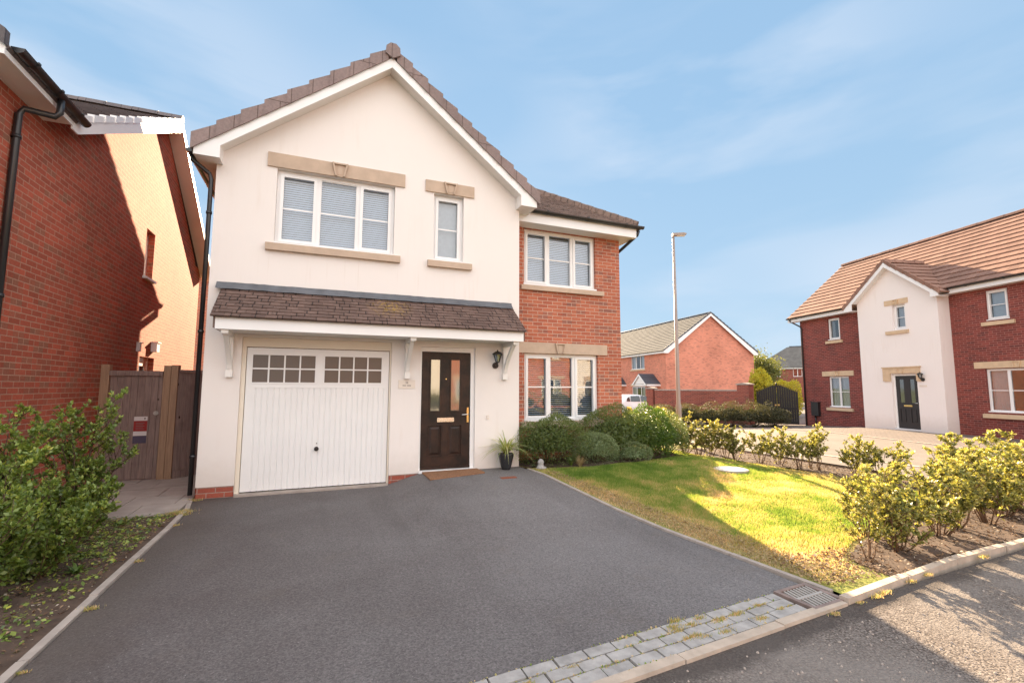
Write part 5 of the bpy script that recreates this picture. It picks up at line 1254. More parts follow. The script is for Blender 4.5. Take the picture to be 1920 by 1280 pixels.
# ------------------------------------------------------------------ beds and lawn
edge = [(3.83, 2.52), (3.765, 3.36), (3.665, 4.75), (3.59, 5.9), (3.53, 7.2), (3.48, 7.7), (3.42, 8.0), (3.42, 8.55)]
poly_sheet('lawn', 'lawn_soil', edge+[(6.06, 8.55), (6.06, 12.), (9.74, 12.), (9.74, 4.0), (9.6, 3.0), (9.2, 2.83), (7, 2.72), (5.5, 2.68), (4.2, 2.55)], .004, .25)
def bumpy(name, pts, lift, res, wob, seed):
    o = poly_sheet(name, 'soil', pts, lift, res); rg_ = np.random.default_rng(seed)
    xs_ = [p[0] for p in pts]; ys_ = [p[1] for p in pts]
    for v in o.data.vertices:
        if min(xs_)+.05 < v.co.x < max(xs_)-.05 and min(ys_)+.05 < v.co.y < max(ys_)-.05: v.co.z += abs(rg_.normal(0, wob))
    return o
bumpy('planting_bed', [(4.55, 2.585), (5.5, 2.68), (7, 2.73), (9.2, 2.83), (9.6, 3.05), (9.72, 4.0), (9.72, 9.8), (8.3, 9.9), (8.1, 8.2), (8.5, 7.2), (8.72, 6.2), (8.6, 4.4), (7.8, 3.75), (6.3, 3.5), (5.2, 3.28), (4.62, 3.0)], .010, .12, .014, 1)
bumpy('planting_bed', [(3.50, 7.72), (4.6, 7.5), (5.6, 7.6), (6.8, 7.9), (7.35, 8.3), (7.3, 9.2), (6.08, 9.4), (6.06, 8.55), (3.43, 8.55), (3.43, 8.02)], .010, .12, .014, 2)
bumpy('planting_bed', [(-1.575, .8), (-1.56, 7.0), (-1.60, 7.10), (-3.39, 7.10), (-3.39, 6.3), (-6, 6.3), (-6, .8)], .012, .1, .018, 3)
poly_sheet('neighbour_drive', 'tarmac', [(-9.5, .8), (-6.02, .8), (-6.02, 6.3), (-9.5, 6.3)], .006, 1.)

# ------------------------------------------------------------------ foliage
def quads_mesh(name, V, n, mt, rnd, parent=None, base=(0, 0, 0), k=4):
    me = bpy.data.meshes.new(name); V = V-np.array(base)
    me.vertices.add(n*k); me.vertices.foreach_set('co', V.astype('f').ravel())
    me.loops.add(n*k); me.loops.foreach_set('vertex_index', np.arange(n*k, dtype='i'))
    me.polygons.add(n); me.polygons.foreach_set('loop_start', np.arange(0, n*k, k, dtype='i')); me.polygons.foreach_set('loop_total', np.full(n, k, dtype='i'))
    at = me.attributes.new('rnd', 'FLOAT', 'FACE'); at.data.foreach_set('value', np.clip(rnd, 0, 1).astype('f'))
    me.materials.append(MATS[mt]); me.update(); me.validate()
    o = bpy.data.objects.new(name, me); COL.objects.link(o)
    if parent is not None: o.parent = parent
    else: o.location = base
    return o
def nrmz(a): return a/(np.linalg.norm(a, axis=1, keepdims=True)+1e-9)
def leafquads(p, ax, nr, L, Wd, rg, curl=.25):
    """p base points, ax growth direction, nr approximate face normal"""
    ax = nrmz(ax); si = nrmz(np.cross(ax, nr)); nn = np.cross(si, ax)
    L = L[:, None]; Wd = Wd[:, None]
    m = p+ax*L*.48+nn*L*curl*.22
    V = np.stack([p, m+si*Wd*.5-nn*Wd*.12, p+ax*L-nn*L*curl*.12, m-si*Wd*.5-nn*Wd*.12], 1)
    return V.reshape(-1, 3)
def open_shrub(name, label, leafm, seed, h=1., spread=.35, stems=6, leaf=.045, wid=.5, whorls=420, per=6, group=None, low=.3, barkm='bark', bend=.25, cat='shrub'):
    """upright shrub: several stems, side twigs, whorls of leaves at and along the twigs"""
    rg = np.random.default_rng(seed); rd = random.Random(seed); root = thing(name, label, cat, (0, 0, 0), group)
    mb = MB(); segs = []
    for i in range(stems):
        an = rd.uniform(0, 6.28); rr = spread*math.sqrt(rd.uniform(.05, 1)); hh = h*rd.uniform(.72, 1.0)*(1-.25*rr/spread)
        pts = []; K = 7; b0 = Vector((math.cos(an), math.sin(an), 0))*rr*.15
        wv = rd.uniform(-bend, bend)
        for k in range(K+1):
            t = k/K; q = Vector((math.cos(an+wv*t*2), math.sin(an+wv*t*2), 0))*rr*(.15+.85*t**.8)
            pts.append(q+Vector((rd.uniform(-.012, .012), rd.uniform(-.012, .012), hh*t)))
        r0 = rd.uniform(.006, .011)*(h**.5); mb.tube(pts, [r0*(1-.75*k/K) for k in range(K+1)], 5)
        for k in range(K):
            if k/K > low-.1: segs.append((pts[k], pts[k+1], .5))
        nb = rd.randint(5, 8)
        for j in range(nb):
            t = rd.uniform(low, .95); k = min(int(t*K), K-1); s0 = pts[k].lerp(pts[k+1], t*K-k); a2 = rd.uniform(0, 6.28); ln = h*rd.uniform(.10, .26)
            tip = s0+Vector((math.cos(a2)*ln*.75, math.sin(a2)*ln*.75, ln*rd.uniform(.45, 1.0))); mid = s0.lerp(tip, .5)+Vector((0, 0, -.01))
            mb.tube([s0, mid, tip], [r0*.45, r0*.35, r0*.2], 4); segs += [(s0, mid, .7), (mid, tip, 1.6)]
            for q in range(2):
                tt = rd.uniform(.3, .8); s1 = s0.lerp(tip, tt); a3 = rd.uniform(0, 6.28); l2 = ln*rd.uniform(.3, .55); t2 = s1+Vector((math.cos(a3)*l2*.7, math.sin(a3)*l2*.7, l2*.8)); mb.tube([s1, t2], [r0*.25, r0*.15], 4); segs.append((s1, t2, 1.6))
    mb.build('stems', barkm, root)
    wts = np.array([s[2]*((s[1]-s[0]).length) for s in segs]); wts /= wts.sum()
    A = np.array([s[0] for s in segs]); B = np.array([s[1] for s in segs])
    ix = rg.choice(len(segs), whorls, p=wts); t = rg.random(whorls)**.7; P0 = A[ix]+(B[ix]-A[ix])*t[:, None]; dr = nrmz(B[ix]-A[ix])
    P0 = np.repeat(P0, per, 0); dr = np.repeat(dr, per, 0); n = len(P0)
    out_ = nrmz(rg.normal(0, 1, (n, 3))+dr*.75+np.array([0, 0, .25])); P0 = P0+rg.normal(0, .006, (n, 3))
    up__ = nrmz(np.array([0, 0, 1.])+rg.normal(0, .55, (n, 3)))
    L = leaf*rg.uniform(.6, 1.2, n); V = leafquads(P0, out_, up__, L, L*wid, rg)
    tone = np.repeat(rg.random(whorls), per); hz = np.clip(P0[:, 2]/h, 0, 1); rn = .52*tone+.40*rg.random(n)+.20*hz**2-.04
    quads_mesh('foliage', V, n, leafm, rn, root)
    return root
def dense_bush(name, label, leafm, loc, rx, ry, h, seed, leaf=.03, wid=.5, n=9000, group=None, lump=.16, barkm='bark_dark', flat=.0, cat='bush', tip=.35):
    rg = np.random.default_rng(seed); root = thing(name, label, cat, (0, 0, 0), group)
    d = nrmz(rg.normal(0, 1, (n, 3))); lo_ = rg.random(n) < .30; d[:, 2] = np.where(lo_, -np.abs(d[:, 2])*.75, np.abs(d[:, 2])); d = nrmz(d)
    K = 26; c = nrmz(rg.normal(0, 1, (K, 3))); c[:, 2] = np.abs(c[:, 2]); am = rg.uniform(-1, 1, K)
    bump_ = sum(am[i]*np.exp(-((d-c[i])**2).sum(1)/.07) for i in range(K))
    r = (.80+.20*rg.random(n)**.6)*(1+lump*bump_)
    P0 = np.stack([d[:, 0]*r*rx, d[:, 1]*r*ry, h*.40+d[:, 2]*r*h*np.where(d[:, 2] > 0, .60, .55)], 1)
    P0[:, 2] = np.maximum(P0[:, 2], .02)
    ax = nrmz(d*np.array([1/rx, 1/ry, 1.2/h])*.5+rg.normal(0, .6, (n, 3))+np.array([0, 0, tip]))
    up__ = nrmz(d+rg.normal(0, .5, (n, 3))); L = leaf*rg.uniform(.6, 1.25, n)
    V = leafquads(P0, ax, up__, L, L*wid, rg)
    cl = (np.sin(P0[:, 0]*17+seed)*np.sin(P0[:, 1]*19)*np.sin(P0[:, 2]*21))*.5
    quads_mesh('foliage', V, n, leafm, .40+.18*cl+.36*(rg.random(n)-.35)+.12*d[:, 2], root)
    # twiggy heart of the bush
    mb = MB(); rd = random.Random(seed)
    for i in range(34):
        v = Vector(d[rd.randrange(n)]); e = Vector((v.x*rx*.82, v.y*ry*.82, h*.36+v.z*h*.52)); m_ = e*.5+Vector((0, 0, -.03)); mb.tube([(v.x*.04, v.y*.04, 0), m_, e], [.010, .006, .002], 4)
    mb.build('stems', barkm, root)
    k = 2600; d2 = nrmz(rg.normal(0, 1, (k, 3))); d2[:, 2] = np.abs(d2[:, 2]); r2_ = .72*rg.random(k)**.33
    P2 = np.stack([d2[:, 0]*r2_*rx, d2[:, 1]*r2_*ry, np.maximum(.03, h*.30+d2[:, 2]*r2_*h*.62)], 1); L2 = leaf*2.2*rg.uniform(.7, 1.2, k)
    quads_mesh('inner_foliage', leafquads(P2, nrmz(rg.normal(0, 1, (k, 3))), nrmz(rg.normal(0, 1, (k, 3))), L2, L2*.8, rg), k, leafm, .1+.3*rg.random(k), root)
    root.location = loc; return root
def place(root, x, y, rz=0, sc=1, sz=None, z=None):
    root.location = (x, y, H(x, y) if z is None else z); root.rotation_euler = (0, 0, rz); root.scale = (sc, sc, sz or sc)
GL = 'leafy shrubs in the bed along the left wall'
left = [(-2.50, 6.95, 1.66, 'tallest glossy green shrub, in front of the timber gate', 1), (-2.74, 6.0, 1.56, 'upright glossy shrub against the brick wall beside the tallest one', 2),
        (-2.28, 6.1, .86, 'glossy shrub with brown stem, second back in the left bed', 3), (-2.50, 5.30, 1.20, 'glossy shrub in the middle of the left bed, dense yellow-green tips', 4), (-2.15, 5.20, .78, 'low bushy shrub nearest the drive edging in the left bed', 5), (-2.25, 4.62, .92, 'bushy shrub at the left edge of the photo, nearest to us', 6)]
for i, (x, y, hh, lb_, sd2) in enumerate(left):
    r_ = open_shrub('leafy_shrub', lb_, 'leaf_left', 40+sd2, hh, .40 if hh > 1.3 else .42, 12, .044, .54, 1250 if hh > 1.1 else 950, 7, GL, .06, 'bark_dark', .12); place(r_, x, y, i*1.1)
GH = 'young hedge plants around the lawn'
protos = [open_shrub('hedge_plant', None, 'leaf_hedge', 60+k, 1.0, sp, st_, .042, .55, wh, 7, GH, lo, 'bark') for k, (sp, st_, wh, lo) in enumerate(((.28, 6, 470, .26), (.36, 8, 640, .20), (.22, 5, 330, .34), (.42, 10, 820, .14)))]
hed = [ # x, y, height, prototype, label
 (7.05, 9.75, 1.05, 3, 'thick sunlit hedge plant behind the round bushes, furthest from the road'), (7.5, 9.2, 1.08, 3, 'bushy yellow-green hedge plant at the foot of the street lamp'), (7.95, 8.75, 1.02, 3, 'broad hedge plant just right of the street lamp foot'),
 (8.15, 8.2, .92, 1, 'hedge plant right of the broad one below the far garden bushes'), (8.42, 7.75, .86, 1, 'hedge plant in the thick part of the row in front of the brick garden wall'), (8.62, 7.32, .84, 0, 'slim hedge plant below the black gates, furthest of the close-set ones'),
 (8.78, 6.98, .86, 1, 'hedge plant in front of the black gates, level with the left leaf'), (8.9, 6.62, .80, 0, 'hedge plant in front of the black gates, level with the latch'), (9.0, 6.30, .95, 2, 'thin upright hedge plant standing last before the gap in the row'),
 (9.15, 5.72, .80, 1, 'hedge plant just past the gap, in front of the far window with two lights'), (9.18, 5.38, .78, 0, 'hedge plant in front of the brick corner of the white bay'), (9.1, 5.0, .74, 2, 'straggly hedge plant with bare leaning stems on a brown mound'),
 (8.85, 4.2, .92, 2, 'thin hedge plant in the gap before the big clump, below the dark front door'), (8.9, 3.75, 1.06, 3, 'dark green taller hedge plant below the white bay corner'), (8.55, 3.35, 1.0, 1, 'hedge plant at the turn of the row, back corner'),
 (7.9, 3.25, 1.0, 3, 'leafy hedge plant in the road side row with a dark stout stem'), (7.35, 3.15, .98, 1, 'sunlit hedge plant in the road side row before the stout stemmed one'), (6.8, 3.2, .95, 0, 'hedge plant halfway along the road side row'),
 (6.25, 3.1, .93, 3, 'dense hedge plant in the road side row with low spreading twigs'), (5.8, 3.18, .84, 1, 'hedge plant third from the near end of the road side row'), (5.3, 2.98, .88, 3, 'dense yellow-green hedge plant second from the near end of the road side row'),
 (4.78, 2.93, .74, 2, 'nearest hedge plant, thin bare stems at the lawn corner'), (5.55, 3.42, .72, 0, 'small hedge plant on the lawn side of the near clump'), (8.3, 3.85, .86, 0, 'small hedge plant inside the turn of the hedge'), (8.05, 8.45, .9, 0, 'hedge plant tucked between the broad one and the brick wall bushes'), (8.33, 7.95, .85, 2, 'thin hedge plant in the close-set run, third from the street lamp'), (8.98, 6.45, .8, 2, 'thin hedge plant just before the last upright one at the gap'), (9.15, 3.1, 1.0, 1, 'hedge plant at the street corner, partly cut by the photo edge'), (8.6, 2.98, .9, 3, 'bushy hedge plant close behind the kerb near the right photo edge')]
used = set()
for i, (x, y, hh, pr, lb_) in enumerate(hed):
    if pr not in used: used.add(pr); r_ = protos[pr]; r_['label'] = lb_
    else: r_ = dup(protos[pr], (x, y, 0), 0, 1, lb_, GH)
    place(r_, x, y, i*2.1, hh*1.14, hh)
# bushes under the wing windows
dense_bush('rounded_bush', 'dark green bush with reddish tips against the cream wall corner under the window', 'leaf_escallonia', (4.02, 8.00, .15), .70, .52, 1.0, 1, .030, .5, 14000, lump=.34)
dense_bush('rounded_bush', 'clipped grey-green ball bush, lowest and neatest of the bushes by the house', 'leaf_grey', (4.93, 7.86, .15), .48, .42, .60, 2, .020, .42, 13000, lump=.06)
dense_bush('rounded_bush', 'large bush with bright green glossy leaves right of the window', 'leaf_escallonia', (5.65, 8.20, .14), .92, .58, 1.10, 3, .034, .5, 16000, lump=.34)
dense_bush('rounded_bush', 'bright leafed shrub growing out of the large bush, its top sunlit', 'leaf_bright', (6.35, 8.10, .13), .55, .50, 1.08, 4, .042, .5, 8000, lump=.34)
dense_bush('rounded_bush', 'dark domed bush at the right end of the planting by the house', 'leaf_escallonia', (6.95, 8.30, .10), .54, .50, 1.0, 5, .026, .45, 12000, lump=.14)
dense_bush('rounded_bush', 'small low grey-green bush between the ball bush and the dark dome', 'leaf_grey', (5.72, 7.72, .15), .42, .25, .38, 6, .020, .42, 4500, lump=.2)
# clumps of long narrow leaves
def grassy(name, label, leafm, loc, n, ln, spread, wd, seed, up0=1., cat='plant', parent=None, group=None, nm='leaves'):
    rg = np.random.default_rng(seed); root = parent or thing(name, label, cat, (0, 0, 0), group); V = []; rn = []
    off = np.array(loc)-np.array(parent['_b']) if parent else np.zeros(3)
    for i in range(n):
        an = rg.uniform(0, 6.28); l = ln*rg.uniform(.55, 1.1); out_ = spread*rg.uniform(.3, 1.1); d = np.array([math.cos(an), math.sin(an), 0.]); si = np.array([-d[1], d[0], 0])
        K = 5; prev = None; t0 = rg.random()
        for k in range(K+1):
            t = k/K; p = off+d*(.015+out_*l*t**1.4)+np.array([0, 0, up0*l*(t*1.15-.95*out_*t*t*1.1)]); w_ = wd*(1-t**2.2)*(.45+.9*t*(1-t)*2)
            cur = (p-si*w_*.5, p+si*w_*.5)
            if prev is not None: V += [prev[0], prev[1], cur[1], cur[0]]; rn.append(t0)
            prev = cur
    quads_mesh(nm, np.array(V), len(rn), leafm, np.array(rn), root)
    if parent is None: root.location = loc
    return root
grassy('spider_plant', '', 'spider_leaf', (3.07, 7.80, H(3.07, 7.84)+.25), 130, .62, 1.15, .022, 5, .92, parent=pp, nm='foliage')
grassy('grassy_clump', 'clump of arching pale grassy leaves at the foot of the ball bush', 'straw', (4.42, 7.55, .15), 110, .30, .75, .009, 6)
grassy('grassy_clump', 'tuft of green strap leaves between the dark bush and the ball bush', 'leaf_bright', (4.30, 7.68, .15), 60, .28, .6, .012, 8)
for k, (x, y, ln, lb_) in enumerate(((-2.05, 6.75, .18, 'leafy weed in the dry grass by the paving slabs'), (-1.86, 5.22, .20, 'broad leaved green weed in the soil beside the drive edging'), (-1.80, 4.02, .13, 'small broad leaved weed at the near end of the left bed'), (-2.0, 5.7, .14, 'second green weed behind the broad leaved one by the edging'))):
    grassy('weed', lb_, 'leaf_bright', (x, y, .015), 16, ln, .9, .035, 20+k, .7, 'weed')
# garden ornament
orn = MB(); bx_, by_ = 3.66, 7.62; bz_ = H(bx_, by_); orn.lathe((bx_, by_, bz_), [(.0, 0), (.075, 0), (.085, .02), (.06, .05), (.05, .09), (.062, .12), (.045, .155), (.02, .175), (.0, .18)], 12)
orn.lathe((bx_+.05, by_-.02, bz_), [(.0, 0), (.05, 0), (.045, .03), (.0, .05)], 8); o = orn.build('garden_ornament', 'ornament', None, base=(bx_, by_, bz_)); tag(o, 'small weathered stone ornament at the corner of the drive beside the dark bush', 'ornament')
for v in o.data.vertices: v.co += Vector((random.Random(v.index).uniform(-.008, .008), random.Random(v.index+99).uniform(-.008, .008), 0))
# manhole cover in the lawn
mc = thing('manhole_cover', 'pale round manhole cover sunk in the sunlit lawn', 'manhole cover', (6.95, 6.52, H(6.95, 6.52)))
mb = MB(); b_ = (6.95, 6.52, H(6.95, 6.52)); mb.lathe(b_, [(.30, -.05), (.30, .030), (.285, .036), (.262, .034), (.258, .028)], 32, smooth=False); mb.build('rim', 'concrete_edge', mc)
mb = MB(); mb.lathe(b_, [(.256, .02), (.256, .036), (.0, .038)], 32, smooth=False); mb.build('lid', 'cover_grey', mc)
# far vegetation
for k, (x, y, rx, hh, lb_) in enumerate(((17.2, 20.6, .9, 1.05, 'dull green bush at the lamp post end of the garden wall'), (18.0, 19.6, .9, 1.15, 'dull bush second along the garden wall'), (18.6, 18.6, .85, 1.10, 'dull bush in the middle of the garden wall row'), (19.1, 17.7, .85, 1.2, 'tall dull bush third from the black gates'), (19.7, 16.9, .9, 1.15, 'dull green bush second from the black gates'), (20.5, 16.55, .85, 1.0, 'dull bush nearest the black gates'))):
    dense_bush('bush', lb_, 'leaf_dull', (x, y, H(x, y)), rx, .75, hh, 30+k, .055, .5, 3600, 'bushes along the brick garden wall', lump=.3)
dense_bush('bush', 'sunlit yellow bush behind the brick pier, left of the black gates', 'leaf_yellow', (28.9, 24.2, -.4), .8, .9, 3.3, 41, .13, .6, 5000, lump=.35)
dense_bush('bush', 'yellow-green bush showing above the arch of the black gates', 'leaf_yellow', (28.7, 22.2, -.4), 1.05, 1.0, 2.45, 42, .13, .6, 5000, lump=.35)
def tree(name, label, leafm, loc, h, cr, seed, n=7000, leaf=.22, trunk=.18):
    rg = np.random.default_rng(seed); rd = random.Random(seed); root = thing(name, label, 'tree', (0, 0, 0)); mb = MB(); mb.tube([(0, 0, 0), (.05, .03, h*.3), (-.03, .05, h*.6)], [trunk, trunk*.75, trunk*.4], 9); tips = []
    for i in range(26):
        an = rd.uniform(0, 6.28); z0 = h*rd.uniform(.3, .62); l = cr*rd.uniform(.5, 1.); tip = Vector((math.cos(an)*l, math.sin(an)*l, min(h*.96, z0+l*rd.uniform(.3, 1.1)))); mb.tube([(0, 0, z0), tip*.5+Vector((0, 0, z0*.5+.1)), tip], [trunk*.35, trunk*.2, .02], 5); tips.append(tip)
    mb.build('trunk', 'bark_dark', root); C0 = np.array(tips); ix = rg.integers(0, len(tips), n); sg_ = rg.uniform(.16, .30, len(tips))*cr
    P0 = C0[ix]+rg.normal(0, 1, (n, 3))*sg_[ix][:, None]*np.array([1, 1, .75]); L = leaf*rg.uniform(.6, 1.3, n)
    V = leafquads(P0, nrmz(rg.normal(0, 1, (n, 3))), nrmz(rg.normal(0, 1, (n, 3))+np.array([0, 0, .6])), L, L*.6, rg)
    quads_mesh('crown', V, n, leafm, .3+.3*rg.random(len(tips))[ix]+.4*(rg.random(n)-.3), root); root.location = loc; return root
tree('broadleaf_tree', 'greyish green tree between the orange gable house and the distant roof', 'leaf_tree', (47.5, 40.3, -.4), 6.2, 2.4, 5)
tree('broadleaf_tree', 'hazy tree top just right of the orange gable house, further back', 'leaf_tree', (54.5, 46.5, -.4), 6.6, 2.6, 6)
# sunlit hedge across the road (reflected in the panes)
for k in range(7): dense_bush('bush', 'clipped hedge bush %s across the road, only reflected in the glass' % ('one two three four five six seven'.split()[k]), 'leaf_hedge', (3+k*3.0, -11.2, 0), 1.6, .7, 1.5, 70+k, .08, .5, 1500, 'hedge across the road seen in reflections', lump=.1)

# ------------------------------------------------------------------ lawn blades, litter, moss
def inpoly(px, py, poly):
    c = np.zeros(len(px), bool); j = len(poly)-1
    for i in range(len(poly)):
        xi, yi = poly[i]; xj, yj = poly[j]; k = ((yi > py) != (yj > py)) & (px < (xj-xi)*(py-yi)/((yj-yi)+1e-12)+xi); c ^= k; j = i
    return c
lawnp = [(3.86, 2.78), (3.80, 3.36), (3.70, 4.75), (3.62, 5.9), (3.56, 7.2), (3.53, 7.62), (4.6, 7.45), (5.6, 7.55), (6.8, 7.85), (7.4, 8.3), (7.4, 9.4), (8.25, 9.6), (8.08, 8.2), (8.45, 7.2), (8.68, 6.2), (8.56, 4.4), (7.75, 3.80), (6.3, 3.55), (5.2, 3.33), (4.6, 3.06), (4.45, 2.75)]
rg = np.random.default_rng(9)
def vnoise(x, y, f, s):
    """lattice noise in -1..1"""
    g = np.random.default_rng(int(s*10)+3).uniform(-1, 1, (128, 128)); out_ = 0; amp = 1.; tot = 0
    for o_ in range(3):
        k = f*.42*2**o_; X = np.asarray(x, float)*k+37.2*o_+20; Y = np.asarray(y, float)*k+11.7*o_+20; i = np.floor(X).astype(int); j = np.floor(Y).astype(int); u = X-i; v = Y-j; u = u*u*(3-2*u); v = v*v*(3-2*v)
        q = lambda a, b: g[a % 128, b % 128]
        out_ = out_+amp*((q(i, j)*(1-u)+q(i+1, j)*u)*(1-v)+(q(i, j+1)*(1-u)+q(i+1, j+1)*u)*v); tot += amp; amp *= .6
    return out_/tot*1.7
N = 330000; px = rg.uniform(3.5, 8.8, N); py = rg.uniform(2.7, 9.6, N); keep = inpoly(px, py, lawnp)
dist = np.hypot(px, py); keep &= rg.random(N) < np.clip(1.25-(dist-5)*.13, .35, 1)
# threadbare strip by the drive and round the corner
edge_d = px-(3.86-.055*(py-2.8)); dry = np.clip(1-edge_d/(.55+.25*vnoise(px, py, 2.1, 1.)), 0, 1)*np.clip(1.5-(py-2.8)*.22, .35, 1)
cor = np.clip(1-np.hypot(px-4.1, py-2.9)/1.0, 0, 1); dry = np.clip(dry+cor, 0, 1)
keep &= rg.random(N) > dry*.80
px, py, dry = px[keep], py[keep], dry[keep]; n_ = len(px); z = HN(px, py)+.003
hgt = (.022+.024*np.clip(vnoise(px, py, 3.3, 4.)+.3, 0, 1)+.012*rg.random(n_))*(1-.45*dry); an = rg.uniform(0, 6.28, n_); lean = rg.uniform(.1, .9, n_)*hgt
tw = rg.uniform(0, 6.28, n_); wd_ = rg.uniform(.003, .0065, n_)
V = np.stack([np.stack([px-np.cos(tw)*wd_, py-np.sin(tw)*wd_, z], 1), np.stack([px+np.cos(tw)*wd_, py+np.sin(tw)*wd_, z], 1), np.stack([px+np.cos(an)*lean, py+np.sin(an)*lean, z+hgt], 1)], 1).reshape(-1, 3)
rn = .30+.22*vnoise(px, py, 1.7, 2.)+.17*vnoise(px, py, 6.5, .3)+.12*vnoise(px, py, 15., 1.3)+.40*(rg.random(n_)-.35)+.60*dry+.10*vnoise(px, py, .9, 5.)+.17*np.clip((px-3.9-.37*(py-2.9))/1.0, -.5, 1)*np.clip((7.2-py)/1.5, 0, 1)  # last term paints sunlight into blade colour along the house's shadow edge
o = quads_mesh('grass', V, n_, 'grass_blade', rn, k=3); tag(o, 'short mown grass of the front lawn, worn and brown beside the drive', 'grass', kind='stuff')
def litter(name, polys, n, size, mt, label, cat, seed, hmax=.02):
    rg = np.random.default_rng(seed); P0 = []
    for poly, m_ in polys:
        xs_ = [p[0] for p in poly]; ys_ = [p[1] for p in poly]; x = rg.uniform(min(xs_), max(xs_), m_*3); y = rg.uniform(min(ys_), max(ys_), m_*3); k = inpoly(x, y, poly); P0.append(np.stack([x[k][:m_], y[k][:m_]], 1))
    P0 = np.concatenate(P0); n = len(P0); z = HN(P0[:, 0], P0[:, 1])+.02+rg.random(n)*hmax; p = np.stack([P0[:, 0], P0[:, 1], z], 1)
    ax = nrmz(rg.normal(0, 1, (n, 3))*np.array([1, 1, .35])); L = size*rg.uniform(.4, 1.4, n)
    o = quads_mesh(name, leafquads(p, ax, nrmz(np.array([0, 0, 1.])+rg.normal(0, .5, (n, 3))), L, L*rg.uniform(.25, .9, n), rg, .5), n, mt, rg.random(n)); tag(o, label, cat, kind='stuff'); return o
litter_green = [(-1.62, 5.6), (-1.62, 7.05), (-2.9, 7.05), (-2.7, 5.4)]
bedR = [(4.6, 2.6), (9.2, 2.85), (9.6, 3.1), (9.7, 9.6), (8.3, 9.6), (8.1, 8.2), (8.5, 7.2), (8.72, 6.2), (8.6, 4.4), (7.8, 3.75), (6.3, 3.5), (5.2, 3.28), (4.4, 3.1)]
bedL = [(-1.6, 2.5), (-1.6, 7.05), (-3.35, 7.05), (-3.35, 2.5)]
litter('bark_litter', [(bedR, 9000), (bedL, 6000), ([(3.86, 2.62), (4.7, 2.62), (4.9, 3.2), (3.9, 3.3)], 900)], 0, .028, 'litter', 'brown bark chips and dead leaves on the planting beds', 'litter', 3)
litter('ground_cover', [(litter_green, 2600), ([(-1.62, 3.2), (-1.62, 5.6), (-2.7, 5.6), (-2.7, 3.2)], 1500)], 0, .035, 'leaf_left', 'small green weeds creeping over the soil by the paving slabs', 'weeds', 14, .05)
litter('dead_grass', [([(3.83, 2.7), (4.3, 2.7), (4.05, 5.2), (3.75, 7.3), (3.58, 7.3), (3.72, 4.7)], 5200), ([(-1.6, 6.0), (-1.6, 7.1), (-2.5, 7.1), (-2.6, 6.2)], 1600), ([(8.2, 6.), (8.7, 5.), (9.3, 5), (9.3, 8), (8.4, 8)], 900)], 0, .024, 'straw', 'dry straw coloured grass along the edge of the drive and beds', 'dead grass', 4, .012)
# weeds and moss in the sett joints and along the kerbs
tuf = [(2.32, 2.70, .035), (2.23, 2.60, .03), (2.23, 2.49, .028), (2.34, 2.47, .028), (2.50, 2.67, .025), (2.25, 2.64, .03), (2.3, 2.50, .03), (2.38, 2.62, .03), (2.62, 2.60, .035), (2.8, 2.62, .03), (2.52, 2.46, .03), (2.9, 2.50, .03), (3.15, 2.55, .025), (1.4, 2.5, .02), (1.1, 2.46, .02), (3.05, 2.66, .02),
       (4.15, 2.44, .035), (4.02, 2.42, .03), (4.9, 2.52, .03), (5.9, 2.58, .035), (6.8, 2.60, .03), (3.80, 2.41, .02), (-1.49, 6.6, .03), (-1.49, 5.4, .03), (-1.48, 4.4, .035), (-1.49, 3.6, .02), (-1.57, 7.1, .06), (-1.56, 7.25, .06), (-1.6, 7.9, .05), (-1.65, 7.2, .05), (4.6, 2.49, .03), (3.45, 2.36, .025)]
V = []; rn = []; rg = np.random.default_rng(12)
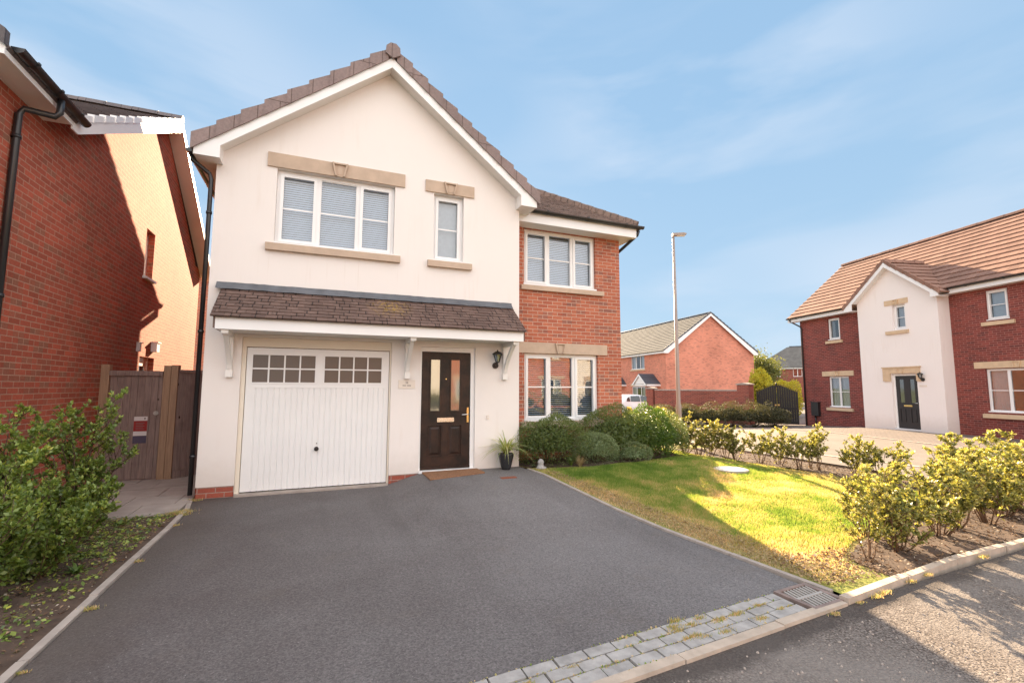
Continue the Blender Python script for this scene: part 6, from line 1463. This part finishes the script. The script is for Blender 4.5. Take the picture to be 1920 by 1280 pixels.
for x, y, s_ in tuf:
    for k in range(int(150*s_/.04)):
        ox, oy = rg.normal(0, s_*.75, 2)*np.array([1.3, .5]); a = rg.uniform(0, 6.28); hh = s_*rg.uniform(.3, .9); w_ = .0028; X, Y = x+ox, y+oy; zz_ = float(HN(np.array(X), np.array(Y)))+.004
        V += [(X-math.cos(a)*w_, Y-math.sin(a)*w_, zz_), (X+math.cos(a)*w_, Y+math.sin(a)*w_, zz_), (X+rg.normal(0, .35)*hh, Y+rg.normal(0, .35)*hh, zz_+hh)]; rn.append(.35+.6*rg.random())
o = quads_mesh('moss_and_weeds', np.array(V), len(rn), 'grass_blade', np.array(rn), k=3); tag(o, 'yellowish tufts of grass in the joints of the setts and along the kerb', 'weeds', kind='stuff')
# joint moss: flat crumbs along the sett courses
P0 = []
for r_ in range(4):
    m_ = 900; x = rg.uniform(.3, 3.3, m_); x = x[rg.random(m_) < .25+.7*(vnoise(x, x*0, 5., r_) > .15)]; yb = 2.283+(x-.84)*.0772+r_*.099
    P0.append(np.stack([x, yb+rg.normal(0, .006, len(x)), np.full(len(x), .004)], 1))
P0 = np.concatenate(P0); n_ = len(P0); L = rg.uniform(.008, .022, n_)
o = quads_mesh('joint_moss', leafquads(P0, nrmz(rg.normal(0, 1, (n_, 3))*np.array([1, 1, .5])), nrmz(np.array([0, 0, 1.])+rg.normal(0, .4, (n_, 3))), L, L*.8, rg), n_, 'grass_blade', .3+.6*rg.random(n_)); tag(o, 'green moss crumbs in the joints between the grey setts', 'moss', kind='stuff')
# loose stones on the rough road by the kerb
mb = MB(); rg3 = random.Random(8)
for k in range(900):
    x = rg3.uniform(.2, 7.5); y = rg3.uniform(.5, 2.25); 
    if rg3.random() > math.exp(-((x-3.0)**2)/6): continue
    s_ = rg3.uniform(.003, .009); a = rg3.uniform(0, 6.28); F_ = Fr(x, y, 0, a); z_ = -.012+s_*.1
    mb.hexa([F_.P(-s_, -s_*.7, z_), F_.P(s_*.8, -s_, z_), F_.P(s_, s_*.7, z_), F_.P(-s_*.7, s_*.9, z_), F_.P(-s_*.5, -s_*.4, z_+s_), F_.P(s_*.5, -s_*.5, z_+s_*.8), F_.P(s_*.4, s_*.5, z_+s_), F_.P(-s_*.4, s_*.4, z_+s_*.9)])
o = mb.build('loose_stones', 'concrete_edge'); tag(o, 'loose stone chips on the worn road surface in front of the kerb', 'gravel', kind='stuff')
for ob in bpy.data.objects:
    if '_b' in ob: del ob['_b']
